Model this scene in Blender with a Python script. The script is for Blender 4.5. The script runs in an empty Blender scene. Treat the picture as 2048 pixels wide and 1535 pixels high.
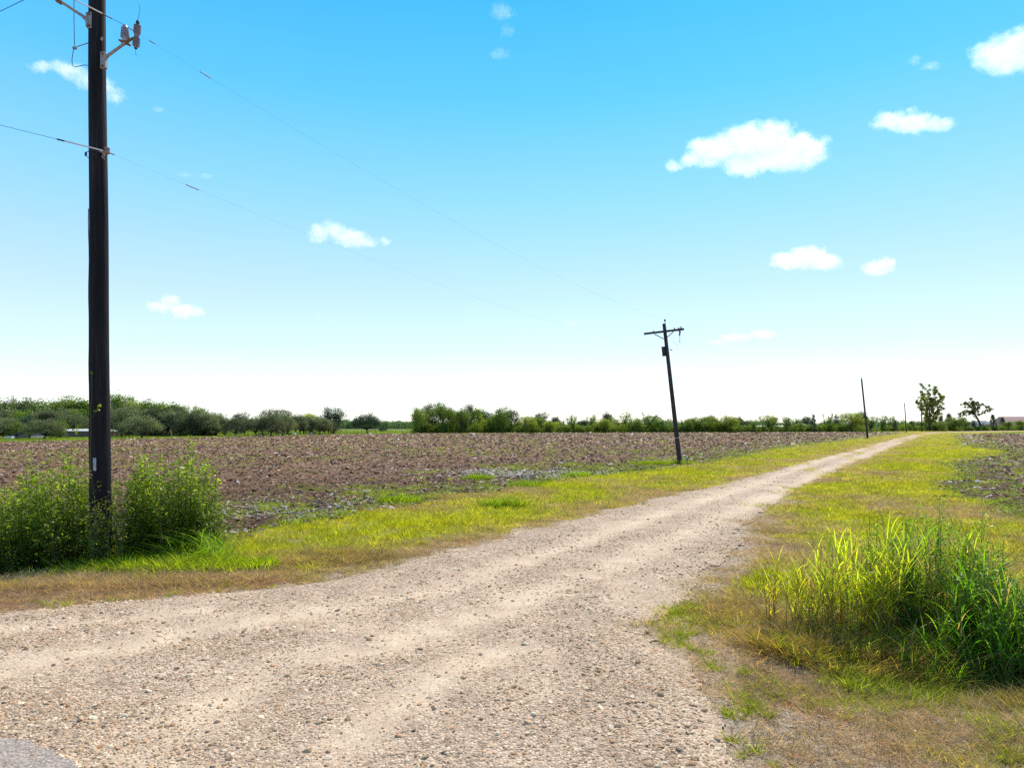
import bpy, bmesh, math, random
import numpy as np
from mathutils import Vector, Matrix

R = math.radians
scene = bpy.context.scene
col = scene.collection
random.seed(7)
rng = np.random.default_rng(11)

# ------------------------------------------------------------------ camera
F, HZ, CX, CH = 1365.0, 851.0, 1024.0, 2.4      # focal length in photo pixels, horizon row, camera height
cam_d = bpy.data.cameras.new("camera")
cam = bpy.data.objects.new("camera", cam_d)
col.objects.link(cam)
cam.location = (0, 0, CH)
cam.rotation_euler = (R(90), 0, 0)
cam_d.sensor_width = 36.0
cam_d.lens = 36.0 * F / 2048.0
cam_d.shift_y = (HZ - 767.5) / 2048.0
cam_d.clip_start = 0.1
cam_d.clip_end = 30000
scene.camera = cam

# ------------------------------------------------------------------ light
SUN_AZ, SUN_EL = 24.0, 50.0
world = bpy.data.worlds.new("World")
scene.world = world
world.use_nodes = True
wn, wl = world.node_tree.nodes, world.node_tree.links
bg = wn["Background"]
sky = wn.new("ShaderNodeTexSky")
sky.sky_type = 'NISHITA'
sky.sun_disc = False
sky.sun_elevation = R(SUN_EL)
sky.sun_rotation = R(SUN_AZ)
sky.air_density = 1.0
sky.dust_density = 0.6
sky.ozone_density = 1.0
tc = wn.new("ShaderNodeTexCoord")
sp = wn.new("ShaderNodeSeparateXYZ")
wl.new(tc.outputs["Generated"], sp.inputs[0])
rp = wn.new("ShaderNodeValToRGB")
wl.new(sp.outputs[2], rp.inputs[0])
SKY_STOPS = [(0.0, (1, 1, 1)), (1.0, (1, 1, 1))]
el = rp.color_ramp.elements
SKY_STOPS = [(0.0, (1.02, 1.03, 1.02)), (0.045, (0.96, 1.03, 1.05)), (0.11, (0.74, 0.94, 1.06)), (0.185, (0.60, 0.83, 1.08)),
             (0.31, (0.34, 0.75, 1.12)), (0.43, (0.145, 0.64, 1.15)), (0.54, (0.070, 0.53, 1.15)), (0.70, (0.08, 0.34, 0.78)), (1.0, (0.08, 0.22, 0.46))]
while len(el) < len(SKY_STOPS):
    el.new(0.5)
for e, (p, c) in zip(el, SKY_STOPS):
    e.position = p
    e.color = (*c, 1)
mx = wn.new("ShaderNodeMix")
mx.data_type = 'RGBA'
mx.blend_type = 'MULTIPLY'
mx.inputs[0].default_value = 1.0
wl.new(sky.outputs[0], mx.inputs[6])
wl.new(rp.outputs[0], mx.inputs[7])
# the grade follows elevation only: the physical sky evened out left to right, as in the photograph's clear haze
mx2 = wn.new("ShaderNodeMix")
mx2.data_type = 'RGBA'
mx2.inputs[0].default_value = 0.75
sc_ = wn.new("ShaderNodeMix"); sc_.data_type = 'RGBA'; sc_.blend_type = 'MULTIPLY'; sc_.inputs[0].default_value = 1.0
sc_.inputs[7].default_value = (6.2, 6.2, 6.2, 1)
wl.new(rp.outputs[0], sc_.inputs[6])
wl.new(mx.outputs[2], mx2.inputs[6]); wl.new(sc_.outputs[2], mx2.inputs[7])
wl.new(mx2.outputs[2], bg.inputs[0])
bg.inputs[1].default_value = 0.15

sd = bpy.data.lights.new("sun", 'SUN')
sd.energy = 4.9
sd.angle = R(0.55)
sd.color = (1.0, 0.94, 0.84)
so = bpy.data.objects.new("sun", sd)
col.objects.link(so)
sv = Vector((math.sin(R(SUN_AZ)) * math.cos(R(SUN_EL)), math.cos(R(SUN_AZ)) * math.cos(R(SUN_EL)), math.sin(R(SUN_EL))))
so.rotation_euler = (-sv).to_track_quat('-Z', 'Y').to_euler()
so.location = (20, 20, 60)

scene.view_settings.view_transform = 'Standard'
scene.view_settings.look = 'None'
scene.view_settings.exposure = 0.25
scene.view_settings.gamma = 1.0
scene.view_settings.use_curve_mapping = False
scene.cycles.max_bounces = 10
scene.cycles.transparent_max_bounces = 12
scene.cycles.diffuse_bounces = 4
scene.cycles.volume_bounces = 8
scene.cycles.volume_max_steps = 80
scene.cycles.use_denoising = False

# ------------------------------------------------------------------ helpers
def W(px, py, Y):
    """a point of the place seen at photo position (px, py), Y metres ahead"""
    return Vector(((px - CX) * Y / F, Y, CH + (HZ - py) * Y / F))

def YG(py):
    return F * CH / (py - HZ)

def tag(o, label=None, cat=None, group=None, kind=None):
    if label: o["label"] = label
    if cat: o["category"] = cat
    if group: o["group"] = group
    if kind: o["kind"] = kind
    return o

def empty(name, loc, rot=(0, 0, 0), parent=None):
    o = bpy.data.objects.new(name, None)
    o.location = loc
    o.rotation_euler = rot
    o.empty_display_size = 0.2
    if parent: o.parent = parent
    col.objects.link(o)
    return o

def mesh_obj(name, V, Fc, mat, parent=None, smooth=False, link=True, world_space=True):
    me = bpy.data.meshes.new(name)
    me.from_pydata([tuple(v) for v in V], [], [tuple(f) for f in Fc])
    if mat: me.materials.append(mat)
    if smooth:
        me.polygons.foreach_set("use_smooth", np.ones(len(me.polygons), dtype=bool))
    me.update()
    o = bpy.data.objects.new(name, me)
    if link: col.objects.link(o)
    if parent:
        o.parent = parent
        if world_space:
            o.matrix_parent_inverse = Matrix.LocRotScale(parent.location, parent.rotation_euler, None).inverted()
    return o

def fast_mesh(name, V, Q, mat, parent=None, smooth=False, link=True, attrs=None, cattrs=None, local=False):
    """numpy mesh: V (n,3), Q (m,4) or (m,3)"""
    V = np.asarray(V, dtype=np.float32)
    Q = np.asarray(Q, dtype=np.int32)
    me = bpy.data.meshes.new(name)
    k = Q.shape[1] if len(Q) else 3
    me.vertices.add(len(V))
    me.vertices.foreach_set("co", V.ravel())
    if len(Q):
        me.loops.add(Q.size)
        me.loops.foreach_set("vertex_index", Q.ravel())
        me.polygons.add(len(Q))
        me.polygons.foreach_set("loop_start", np.arange(0, Q.size, k, dtype=np.int32))
        if smooth:
            me.polygons.foreach_set("use_smooth", np.ones(len(Q), dtype=bool))
    me.update(calc_edges=True)
    if mat: me.materials.append(mat)
    for an, arr in (attrs or {}).items():
        a = me.attributes.new(an, 'FLOAT', 'POINT')
        a.data.foreach_set("value", np.asarray(arr, dtype=np.float32))
    for an, arr in (cattrs or {}).items():
        a = me.attributes.new(an, 'FLOAT_COLOR', 'POINT')
        c4 = np.ones((len(arr), 4), dtype=np.float32)
        c4[:, :3] = arr
        a.data.foreach_set("color", c4.ravel())
    o = bpy.data.objects.new(name, me)
    if link: col.objects.link(o)
    if parent:
        o.parent = parent
        if not local:
            o.matrix_parent_inverse = Matrix.LocRotScale(parent.location, parent.rotation_euler, None).inverted()
    return o

class MB:
    """collects boxes, tubes and lathes; build() links them as one mesh"""
    def __init__(s): s.V, s.F = [], []
    def add(s, V, Fc):
        b = len(s.V)
        s.V += [Vector(v) for v in V]
        s.F += [tuple(i + b for i in f) for f in Fc]
    def box(s, c, size, M=None, bev=0.0):
        bm = bmesh.new()
        bmesh.ops.create_cube(bm, size=1)
        bmesh.ops.scale(bm, vec=size, verts=bm.verts)
        if bev:
            bmesh.ops.bevel(bm, geom=bm.edges[:], offset=bev, segments=1, affect='EDGES')
        if M is not None:
            bmesh.ops.transform(bm, matrix=M, verts=bm.verts)
        bmesh.ops.translate(bm, vec=c, verts=bm.verts)
        bm.verts.index_update()
        s.add([v.co.copy() for v in bm.verts], [[v.index for v in f.verts] for f in bm.faces])
        bm.free()
    def tube(s, pts, rad, seg=8, cap=True):
        pts = [Vector(p) for p in pts]
        n = len(pts)
        rad = rad if hasattr(rad, '__len__') else [rad] * n
        rings, prev = [], None
        for i, p in enumerate(pts):
            t = (pts[min(i + 1, n - 1)] - pts[max(i - 1, 0)])
            if t.length < 1e-9: t = Vector((0, 0, 1))
            t.normalize()
            if prev is None:
                u = t.cross(Vector((0, 0, 1)) if abs(t.z) < 0.9 else Vector((1, 0, 0))).normalized()
            else:
                u = (prev - t * prev.dot(t)).normalized()
            prev = u
            w = t.cross(u)
            rings.append([p + (u * math.cos(2 * math.pi * k / seg) + w * math.sin(2 * math.pi * k / seg)) * rad[i] for k in range(seg)])
        V = [v for r in rings for v in r]
        Fc = []
        for i in range(n - 1):
            for k in range(seg):
                a, b = i * seg + k, i * seg + (k + 1) % seg
                Fc.append((a, b, b + seg, a + seg))
        if cap:
            Fc.append(tuple(range(seg))[::-1])
            Fc.append(tuple((n - 1) * seg + k for k in range(seg)))
        s.add(V, Fc)
    def lathe(s, base, axis, prof, seg=16):
        """prof: list of (distance along axis, radius)"""
        base, axis = Vector(base), Vector(axis).normalized()
        s.tube_profile(base, axis, prof, seg)
    def tube_profile(s, base, axis, prof, seg):
        u = axis.cross(Vector((0, 0, 1)) if abs(axis.z) < 0.9 else Vector((1, 0, 0))).normalized()
        w = axis.cross(u)
        V = []
        for d, r in prof:
            for k in range(seg):
                a = 2 * math.pi * k / seg
                V.append(base + axis * d + (u * math.cos(a) + w * math.sin(a)) * max(r, 1e-4))
        Fc = []
        for i in range(len(prof) - 1):
            for k in range(seg):
                a, b = i * seg + k, i * seg + (k + 1) % seg
                Fc.append((a, b, b + seg, a + seg))
        Fc.append(tuple(range(seg))[::-1])
        Fc.append(tuple((len(prof) - 1) * seg + k for k in range(seg)))
        s.add(V, Fc)
    def build(s, name, mat, parent=None, smooth=False):
        return mesh_obj(name, s.V, s.F, mat, parent, smooth)

# value noise -------------------------------------------------------
def _h(ix, iy, s):
    n = (ix.astype(np.int64) * 374761393 + iy.astype(np.int64) * 668265263 + s * 2147483647) & 0x7fffffff
    n = ((n ^ (n >> 13)) * 1274126177) & 0x7fffffff
    return ((n ^ (n >> 16)) & 0xffff) / 65535.0
def vn(x, y, s=0):
    x, y = np.asarray(x, float), np.asarray(y, float)
    ix, iy = np.floor(x), np.floor(y)
    fx, fy = x - ix, y - iy
    fx, fy = fx * fx * (3 - 2 * fx), fy * fy * (3 - 2 * fy)
    a, b = _h(ix, iy, s), _h(ix + 1, iy, s)
    c, d = _h(ix, iy + 1, s), _h(ix + 1, iy + 1, s)
    return (a * (1 - fx) + b * fx) * (1 - fy) + (c * (1 - fx) + d * fx) * fy
def fbm(x, y, s=0, o=4):
    t, a, w = 0, 0.5, 0
    for i in range(o):
        t = t + a * vn(x * 2 ** i, y * 2 ** i, s + i * 17); w += a; a *= 0.5
    return t / w
def g2w(poly):
    return np.array([((px - CX) * YG(py) / F, YG(py)) for px, py in poly])
def inside(P, x, y):
    r = np.zeros(x.shape, bool)
    n = len(P)
    for i in range(n):
        x0, y0 = P[i]; x1, y1 = P[(i + 1) % n]
        if y0 == y1: continue
        c = ((y0 > y) != (y1 > y)) & (x < (x1 - x0) * (y - y0) / (y1 - y0) + x0)
        r ^= c
    return r
def dline(P, x, y, closed=False):
    d = np.full(x.shape, 1e9)
    n = len(P)
    for i in range(n if closed else n - 1):
        x0, y0 = P[i]; x1, y1 = P[(i + 1) % n]
        dx, dy = x1 - x0, y1 - y0
        t = np.clip(((x - x0) * dx + (y - y0) * dy) / (dx * dx + dy * dy + 1e-12), 0, 1)
        d = np.minimum(d, np.hypot(x - x0 - t * dx, y - y0 - t * dy))
    return d
def sm(a, b, x):
    t = np.clip((x - a) / (b - a), 0, 1)
    return t * t * (3 - 2 * t)
def gs(x, y, cx, cy, sx, sy, ang=0):
    c, s_ = math.cos(ang), math.sin(ang)
    u, v = (x - cx) * c + (y - cy) * s_, -(x - cx) * s_ + (y - cy) * c
    return np.exp(-(u / sx) ** 2 - (v / sy) ** 2)

def road_disp(x, y, d, s_):
    base = -0.035 * s_ + 0.012 * fbm(x * 5, y * 5, 43, 3) + 0.02 * (vn(x * 2, y * 2, 44) - 0.5) + 0.010 * np.sin(x * 9 + 3 * fbm(x, y, 45, 2)) * (1 - s_) * 0.5
    return (base + 0.046) * sm(-0.1, 0.55, d) - 0.040
def field_disp(x, y, d):
    f = (fbm(x * 1.6, y * 1.6, 51, 4) - 0.5) * 0.15 + (vn(x * 7, y * 7, 52) - 0.5) * 0.05
    u = x * 0.80 - y * 0.6
    f = f + 0.025 * np.sin(u * 2 * math.pi / 1.0) * np.clip(1.0 - y / 70, 0, 1)
    return f * np.clip(1.2 - y / 160, 0.15, 1) * sm(0, 1.0, d)
# outlines of the regions on the ground (photo positions turned into metres) --------
ROAD = g2w([(-900, 1290), (-400, 1252), (0, 1228), (110, 1218), (200, 1203), (330, 1196), (450, 1188), (560, 1172), (650, 1158), (760, 1135),
            (870, 1108), (960, 1090), (1030, 1068), (1100, 1052), (1200, 1028), (1300, 1000), (1380, 984), (1450, 966),
            (1520, 948), (1600, 926), (1660, 911), (1706, 900), (1779, 879.4), (1819, 869.8), (1855, 864.6), (1919, 862),
            (2048, 860.8), (2700, 858.0), (2700, 859.2), (2048, 862.9), (1919, 865.1), (1879, 866.3), (1855, 869.5), (1819, 883),
            (1777, 900), (1740, 916), (1690, 935), (1640, 957), (1600, 975), (1560, 1005), (1520, 1035), (1490, 1062),
            (1476, 1090), (1455, 1125), (1400, 1150), (1385, 1190), (1330, 1215), (1290, 1250), (1320, 1290), (1370, 1330),
            (1400, 1390), (1440, 1450), (1470, 1535), (1560, 1800), (2300, 3200), (-3500, 3200), (-2400, 1800)])
LFIELD = g2w([(-1500, 1110), (-300, 1080), (0, 1062), (180, 1066), (420, 1070), (485, 1069), (567, 1052), (636, 1040), (742, 1022),
              (820, 1006), (878, 990), (981, 982), (1060, 970), (1150, 955), (1250, 946), (1360, 932), (1450, 920), (1510, 908),
              (1600, 893), (1700, 880), (1790, 869), (1812, 865), (1700, 864.6), (1220, 865.8), (825, 867), (700, 869),
              (420, 874.5), (200, 880), (0, 884), (-500, 890), (-1500, 905)])
RFIELD = g2w([(1915, 869), (2048, 867), (2900, 864), (3200, 1120), (2048, 1037), (1990, 1003), (1950, 999), (1905, 996), (1902, 970),
              (1925, 950), (1913, 932), (1917, 922), (1985, 913), (2006, 904), (1975, 898), (1922, 893)])
ASPH = g2w([(-1500, 1420), (-300, 1470), (0, 1484), (70, 1492), (140, 1515), (190, 1560), (300, 1700), (500, 3000), (-4000, 3000)])
TRACKS = [g2w([(-500, 1400), (-150, 1350), (0, 1339), (205, 1312), (478, 1254), (700, 1222), (905, 1179), (1076, 1117), (1250, 1058), (1400, 1006), (1520, 966), (1640, 922), (1750, 890), (1830, 871), (1900, 864.2)]),
          g2w([(250, 1560), (410, 1428), (581, 1345), (734, 1310), (900, 1258), (1080, 1190), (1212, 1141), (1330, 1090), (1450, 1036), (1560, 985), (1660, 938), (1770, 895), (1850, 869), (1920, 864.6)]),
          g2w([(-500, 1290), (0, 1264), (230, 1246), (400, 1228)]),
          g2w([(700, 1500), (800, 1420), (900, 1350), (1030, 1300)])]

def gz(x, y):
    x, y = np.asarray(x, float), np.asarray(y, float)
    near = 1 / (1 + (np.maximum(y, 0) / 45.0) ** 2)
    z = (fbm(x * 0.35, y * 0.35, 3, 3) - 0.5) * 0.09 * near
    z = z + (fbm(x * 1.3 + 9, y * 1.3, 5, 3) - 0.5) * 0.035 * near
    z = z - 0.50 * gs(x, y, -10.2, 11.6, 2.4, 0.95)
    z = z - 0.42 * gs(x, y, 5.4, 6.7, 2.0, 0.62, 0.12)
    return z
def warp(x, y, amp):
    a = amp * (0.6 + 0.02 * np.clip(y, 0, 120))
    return x + (fbm(x * 0.9, y * 0.9, 21, 4) - 0.5) * a + (vn(x * 6, y * 6, 77) - 0.5) * a * 0.35, \
           y + (fbm(x * 0.9 + 40, y * 0.9, 33, 4) - 0.5) * a + (vn(x * 6, y * 6, 78) - 0.5) * a * 0.35
def sdist(P, x, y, amp):
    """signed distance, positive inside, outline roughened"""
    xw, yw = warp(x, y, amp)
    i = inside(P, xw, yw)
    d = dline(P, xw, yw, True)
    return np.where(i, d, -d)
def smoothness(x, y):
    xw, yw = warp(x, y, 0.35)
    s = np.zeros(x.shape)
    for k, T in enumerate(TRACKS):
        s = np.maximum(s, np.exp(-(dline(T, xw, yw) / (0.40 if k < 2 else 0.28)) ** 2) * 0.9)
    s = s * (0.45 + 0.75 * fbm(x * 0.8, y * 0.8, 61, 3))
    return np.clip(s + 0.30 * sm(0.55, 0.75, fbm(x * 0.5 + 5, y * 0.5, 55, 3)), 0, 1)
def dryness(x, y, dr):
    """0 lush yellow-green, 1 dead brown grass; dr = distance to the road"""
    px = CX + x * F / np.maximum(y, 0.5)
    n = fbm(x * 0.45, y * 0.45, 91, 4)
    n2 = fbm(x * 1.7, y * 1.7, 93, 3)
    d = 0.26 + (n - 0.5) * 1.8 + (n2 - 0.5) * 0.8
    d = d + 0.38 * np.exp(-(dr / 1.1) ** 2)
    d = d + 0.62 * sm(10.9, 9.3, y) * sm(-1.0, -3.0, x)                # strip before the left bushes
    d = d + 0.40 * sm(8.6, 7.2, y) * sm(1.0, 2.0, x)                   # lower right
    d = d + 0.35 * gs(x, y, 5.2, 12.8, 1.6, 3.0)
    d = d + 0.35 * gs(x, y, 13.5, 18.5, 2.5, 2.0)
    d = d + 0.25 * gs(x, y, -3.6, 12.2, 2.4, 1.3)
    return np.clip(d, 0, 1)
GREEN_A, GREEN_B, DRY_A, DRY_B = np.array((0.60, 0.50, 0.018)), np.array((0.35, 0.40, 0.018)), np.array((0.55, 0.385, 0.25)), np.array((0.44, 0.25, 0.17))
def grass_col(x, y, dry, r):
    g = GREEN_A[None] * (1 - r[:, None]) + GREEN_B[None] * r[:, None]
    dd = DRY_A[None] * (1 - r[:, None]) + DRY_B[None] * r[:, None]
    return g * (1 - dry[:, None]) + dd * dry[:, None]

# ------------------------------------------------------------------ materials
def nmat(name):
    m = bpy.data.materials.new(name)
    m.use_nodes = True
    nt = m.node_tree
    return m, nt, nt.nodes, nt.links, nt.nodes["Principled BSDF"]
def mixc(nt, a, b, f, mode='MIX'):
    n = nt.nodes.new("ShaderNodeMix")
    n.data_type = 'RGBA'; n.blend_type = mode
    for i, v in ((0, f), (6, a), (7, b)):
        if isinstance(v, (int, float)): n.inputs[i].default_value = v
        elif isinstance(v, tuple): n.inputs[i].default_value = (*v, 1)
        else: nt.links.new(v, n.inputs[i])
    return n.outputs[2]
def noise(nt, scale, detail=4, rough=0.6, vec=None, typ="ShaderNodeTexNoise"):
    n = nt.nodes.new(typ)
    n.inputs["Scale"].default_value = scale
    if typ == "ShaderNodeTexNoise":
        n.inputs["Detail"].default_value = detail
        n.inputs["Roughness"].default_value = rough
    if vec is not None: nt.links.new(vec, n.inputs["Vector"])
    return n
def ramp(nt, src, stops):
    r = nt.nodes.new("ShaderNodeValToRGB")
    e = r.color_ramp.elements
    while len(e) < len(stops): e.new(0.5)
    for k, (p, c) in zip(e, stops):
        k.position = p
        k.color = (*c, 1) if isinstance(c, tuple) else (c, c, c, 1)
    nt.links.new(src, r.inputs[0])
    return r.outputs[0]
def attr(nt, name, typ='GEOMETRY'):
    a = nt.nodes.new("ShaderNodeAttribute")
    a.attribute_name = name
    a.attribute_type = typ
    return a
def bump(nt, h, strength, dist, normal=None):
    b = nt.nodes.new("ShaderNodeBump")
    b.inputs["Strength"].default_value = strength
    b.inputs["Distance"].default_value = dist
    nt.links.new(h, b.inputs["Height"])
    if normal is not None: nt.links.new(normal, b.inputs["Normal"])
    return b.outputs[0]
def geo_pos(nt):
    return nt.nodes.new("ShaderNodeNewGeometry").outputs["Position"]

def plain(name, c, rough=0.7, metal=0.0, var=0.25, nscale=12.0, b=0.0):
    m, nt, N, L, P = nmat(name)
    tcn = N.new("ShaderNodeTexCoord")
    n = noise(nt, nscale, 5, 0.65, tcn.outputs["Object"])
    lo = tuple(v * (1 - var) for v in c); hi = tuple(min(1, v * (1 + var)) for v in c)
    L.new(ramp(nt, n.outputs[0], [(0.3, lo), (0.7, hi)]), P.inputs["Base Color"])
    P.inputs["Roughness"].default_value = rough
    P.inputs["Metallic"].default_value = metal
    if b: L.new(bump(nt, n.outputs[0], b, 0.01), P.inputs["Normal"])
    return m

def leafy(name, source, transl=0.5, rough=0.5, spec=0.3, fixed=None):
    """foliage: thin leaves, colour from the instance / object / mesh"""
    m, nt, N, L, P = nmat(name)
    if source == 'INST': c = attr(nt, "col", 'INSTANCER').outputs["Color"]
    elif source == 'OBJ': c = N.new("ShaderNodeObjectInfo").outputs["Color"]
    elif source == 'GEO': c = attr(nt, "col").outputs["Color"]
    bv = attr(nt, "bv").outputs["Fac"]
    k = ramp(nt, bv, [(0.0, (0.42, 0.46, 0.5)), (0.5, (0.92, 0.95, 0.9)), (1.0, (1.75, 1.55, 1.2))])
    c = mixc(nt, c, k, 1.0, 'MULTIPLY')
    L.new(c, P.inputs["Base Color"])
    P.inputs["Roughness"].default_value = rough
    P.inputs["Specular IOR Level"].default_value = spec
    t = N.new("ShaderNodeBsdfTranslucent")
    tcol = mixc(nt, c, (1.0, 1.0, 0.62), 1.0, 'MULTIPLY')
    L.new(mixc(nt, tcol, (1.25, 1.35, 1.0), 1.0, 'MULTIPLY'), t.inputs[0])
    ms = N.new("ShaderNodeMixShader")
    ms.inputs[0].default_value = transl
    L.new(P.outputs[0], ms.inputs[1]); L.new(t.outputs[0], ms.inputs[2])
    L.new(ms.outputs[0], N["Material Output"].inputs[0])
    return m

M_grass = leafy("grass_blades", 'INST', 0.48, 0.6, 0.12)
M_leaf = leafy("tree_leaves", 'OBJ', 0.34, 0.8, 0.05)
M_weed = leafy("weed_leaves", 'GEO', 0.58, 0.42, 0.3)

def soil_mat():
    m, nt, N, L, P = nmat("tilled_soil")
    pos = geo_pos(nt)
    c = attr(nt, "col").outputs["Color"]
    v = noise(nt, 7.0, 4, .6, pos, "ShaderNodeTexVoronoi")
    n1 = noise(nt, 3.0, 6, 0.7, pos)
    n2 = noise(nt, 22.0, 5, 0.7, pos)
    k = ramp(nt, n2.outputs[0], [(0.30, (0.35, 0.33, 0.32)), (0.5, (0.95, 0.95, 0.95)), (0.72, (1.9, 1.75, 1.55))])
    c = mixc(nt, c, k, 1.0, 'MULTIPLY')
    sx = N.new("ShaderNodeSeparateColor"); L.new(v.outputs["Color"], sx.inputs[0])
    c = mixc(nt, c, ramp(nt, sx.outputs[0], [(0.0, 0.55), (1.0, 1.5)]), 0.8, 'MULTIPLY')
    L.new(c, P.inputs["Base Color"])
    P.inputs["Roughness"].default_value = 0.92
    P.inputs["Specular IOR Level"].default_value = 0.06
    h = N.new("ShaderNodeMath"); h.operation = 'ADD'
    L.new(n1.outputs[0], h.inputs[0]); L.new(n2.outputs[0], h.inputs[1])
    L.new(bump(nt, h.outputs[0], 1.0, 0.12), P.inputs["Normal"])
    return m
M_soil = soil_mat()

def turf_mat():
    m, nt, N, L, P = nmat("turf_ground")
    pos = geo_pos(nt)
    c = attr(nt, "col").outputs["Color"]
    n2 = noise(nt, 18.0, 6, 0.75, pos)
    n3 = noise(nt, 90.0, 3, 0.6, pos)
    c = mixc(nt, c, ramp(nt, n2.outputs[0], [(0.32, 0.45), (0.5, 1.0), (0.7, 1.6)]), 1.0, 'MULTIPLY')
    c = mixc(nt, c, ramp(nt, n3.outputs[0], [(0.35, 0.65), (0.65, 1.35)]), 0.8, 'MULTIPLY')
    L.new(c, P.inputs["Base Color"])
    P.inputs["Roughness"].default_value = 0.95
    P.inputs["Specular IOR Level"].default_value = 0.05
    L.new(bump(nt, n2.outputs[0], 0.9, 0.05), P.inputs["Normal"])
    return m
M_turf = turf_mat()

def gravel_mat():
    m, nt, N, L, P = nmat("gravel_and_sand")
    pos = geo_pos(nt)
    c = attr(nt, "col").outputs["Color"]
    s = attr(nt, "smooth").outputs["Fac"]
    v = noise(nt, 42.0, vec=pos, typ="ShaderNodeTexVoronoi")
    v2 = noise(nt, 95.0, vec=pos, typ="ShaderNodeTexVoronoi")
    sx = N.new("ShaderNodeSeparateColor"); L.new(v.outputs["Color"], sx.inputs[0])
    sx2 = N.new("ShaderNodeSeparateColor"); L.new(v2.outputs["Color"], sx2.inputs[0])
    st = ramp(nt, sx.outputs[0], [(0.0, (0.52, 0.50, 0.50)), (0.35, (0.9, 0.88, 0.86)), (0.7, (1.05, 1.02, 1.0)), (1.0, (1.4, 1.4, 1.42))])
    st2 = ramp(nt, sx2.outputs[1], [(0.0, (0.62, 0.6, 0.58)), (0.5, (1.0, 1.0, 1.0)), (1.0, (1.25, 1.25, 1.25))])
    f = N.new("ShaderNodeMath"); f.operation = 'SUBTRACT'; f.inputs[0].default_value = 1.0; L.new(s, f.inputs[1])
    c1 = mixc(nt, c, st, f.outputs[0], 'MULTIPLY')
    c1 = mixc(nt, c1, st2, 0.75, 'MULTIPLY')
    n1 = noise(nt, 2.2, 6, 0.7, pos)
    c1 = mixc(nt, c1, ramp(nt, n1.outputs[0], [(0.3, (0.84, 0.80, 0.78)), (0.7, (1.12, 1.12, 1.10))]), 1.0, 'MULTIPLY')
    L.new(c1, P.inputs["Base Color"])
    P.inputs["Roughness"].default_value = 0.92
    P.inputs["Specular IOR Level"].default_value = 0.08
    inv = N.new("ShaderNodeMath"); inv.operation = 'MULTIPLY_ADD'
    L.new(v.outputs["Distance"], inv.inputs[0]); inv.inputs[1].default_value = -1.0; inv.inputs[2].default_value = 1.0
    ml = N.new("ShaderNodeMath"); ml.operation = 'MULTIPLY'
    L.new(inv.outputs[0], ml.inputs[0]); L.new(f.outputs[0], ml.inputs[1])
    b1 = bump(nt, ml.outputs[0], 0.8, 0.02)
    n3 = noise(nt, 60.0, 4, 0.7, pos)
    L.new(bump(nt, n3.outputs[0], 0.6, 0.012, b1), P.inputs["Normal"])
    return m
M_gravel = gravel_mat()

def inst_mat(name, rough, bscale=30.0, bstr=0.5):
    m, nt, N, L, P = nmat(name)
    c = attr(nt, "col", 'INSTANCER').outputs["Color"]
    tcn = N.new("ShaderNodeTexCoord")
    n = noise(nt, bscale, 4, 0.7, tcn.outputs["Object"])
    L.new(mixc(nt, c, ramp(nt, n.outputs[0], [(0.3, 0.75), (0.7, 1.25)]), 1.0, 'MULTIPLY'), P.inputs["Base Color"])
    P.inputs["Roughness"].default_value = rough
    P.inputs["Specular IOR Level"].default_value = 0.12
    L.new(bump(nt, n.outputs[0], bstr, 0.1), P.inputs["Normal"])
    return m
M_stone = inst_mat("stones", 0.75, 2.5, 0.4)
M_clod = inst_mat("soil_clods", 0.8, 4.0, 0.8)

def wood_mat(name, base, hi, vscale=1.0, rough=0.75):
    m, nt, N, L, P = nmat(name)
    tcn = N.new("ShaderNodeTexCoord")
    mp = N.new("ShaderNodeMapping")
    mp.inputs["Scale"].default_value = (26 * vscale, 26 * vscale, 0.9 * vscale)
    L.new(tcn.outputs["Object"], mp.inputs[0])
    n = noise(nt, 1.0, 6, 0.7, mp.outputs[0])
    n2 = noise(nt, 0.8, 3, 0.5, tcn.outputs["Object"])
    c = ramp(nt, n.outputs[0], [(0.30, tuple(v * 0.35 for v in base)), (0.5, base), (0.72, hi)])
    c = mixc(nt, c, ramp(nt, n2.outputs[0], [(0.35, 0.7), (0.65, 1.25)]), 1.0, 'MULTIPLY')
    L.new(c, P.inputs["Base Color"])
    P.inputs["Roughness"].default_value = rough
    P.inputs["Specular IOR Level"].default_value = 0.2
    L.new(bump(nt, n.outputs[0], 0.9, 0.02), P.inputs["Normal"])
    return m
M_pole = wood_mat("creosoted_wood", (0.012, 0.0095, 0.0105), (0.038, 0.028, 0.027), 1.0, 0.75)
M_oldpole = wood_mat("weathered_pole_wood", (0.050, 0.036, 0.034), (0.10, 0.075, 0.07))
M_bark = wood_mat("tree_bark", (0.05, 0.042, 0.034), (0.11, 0.095, 0.08), 0.4, 0.9)
M_steel = plain("galvanised_steel", (0.30, 0.26, 0.24), 0.55, 0.35, 0.4, 18)
M_rust = plain("rusty_steel", (0.20, 0.095, 0.03), 0.8, 0.1, 0.5, 25)
M_porc = plain("grey_insulator_glaze", (0.30, 0.28, 0.34), 0.3, 0.0, 0.15, 12)
M_brownins = plain("brown_insulator_glaze", (0.28, 0.15, 0.13), 0.3, 0.0, 0.25, 12)
M_black = plain("black_rubber", (0.018, 0.018, 0.02), 0.6, 0.0, 0.2, 12)
M_wire = plain("dark_weathered_wire", (0.03, 0.035, 0.04), 0.9, 0.0, 0.1, 5)
M_rod = plain("bright_armour_rod", (0.62, 0.62, 0.62), 0.35, 0.4, 0.1, 20)
M_white = plain("white_paint", (0.75, 0.75, 0.72), 0.6, 0.0, 0.08, 6)
M_red = plain("dark_red_glaze", (0.12, 0.02, 0.04), 0.35, 0.0, 0.3, 12)

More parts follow.
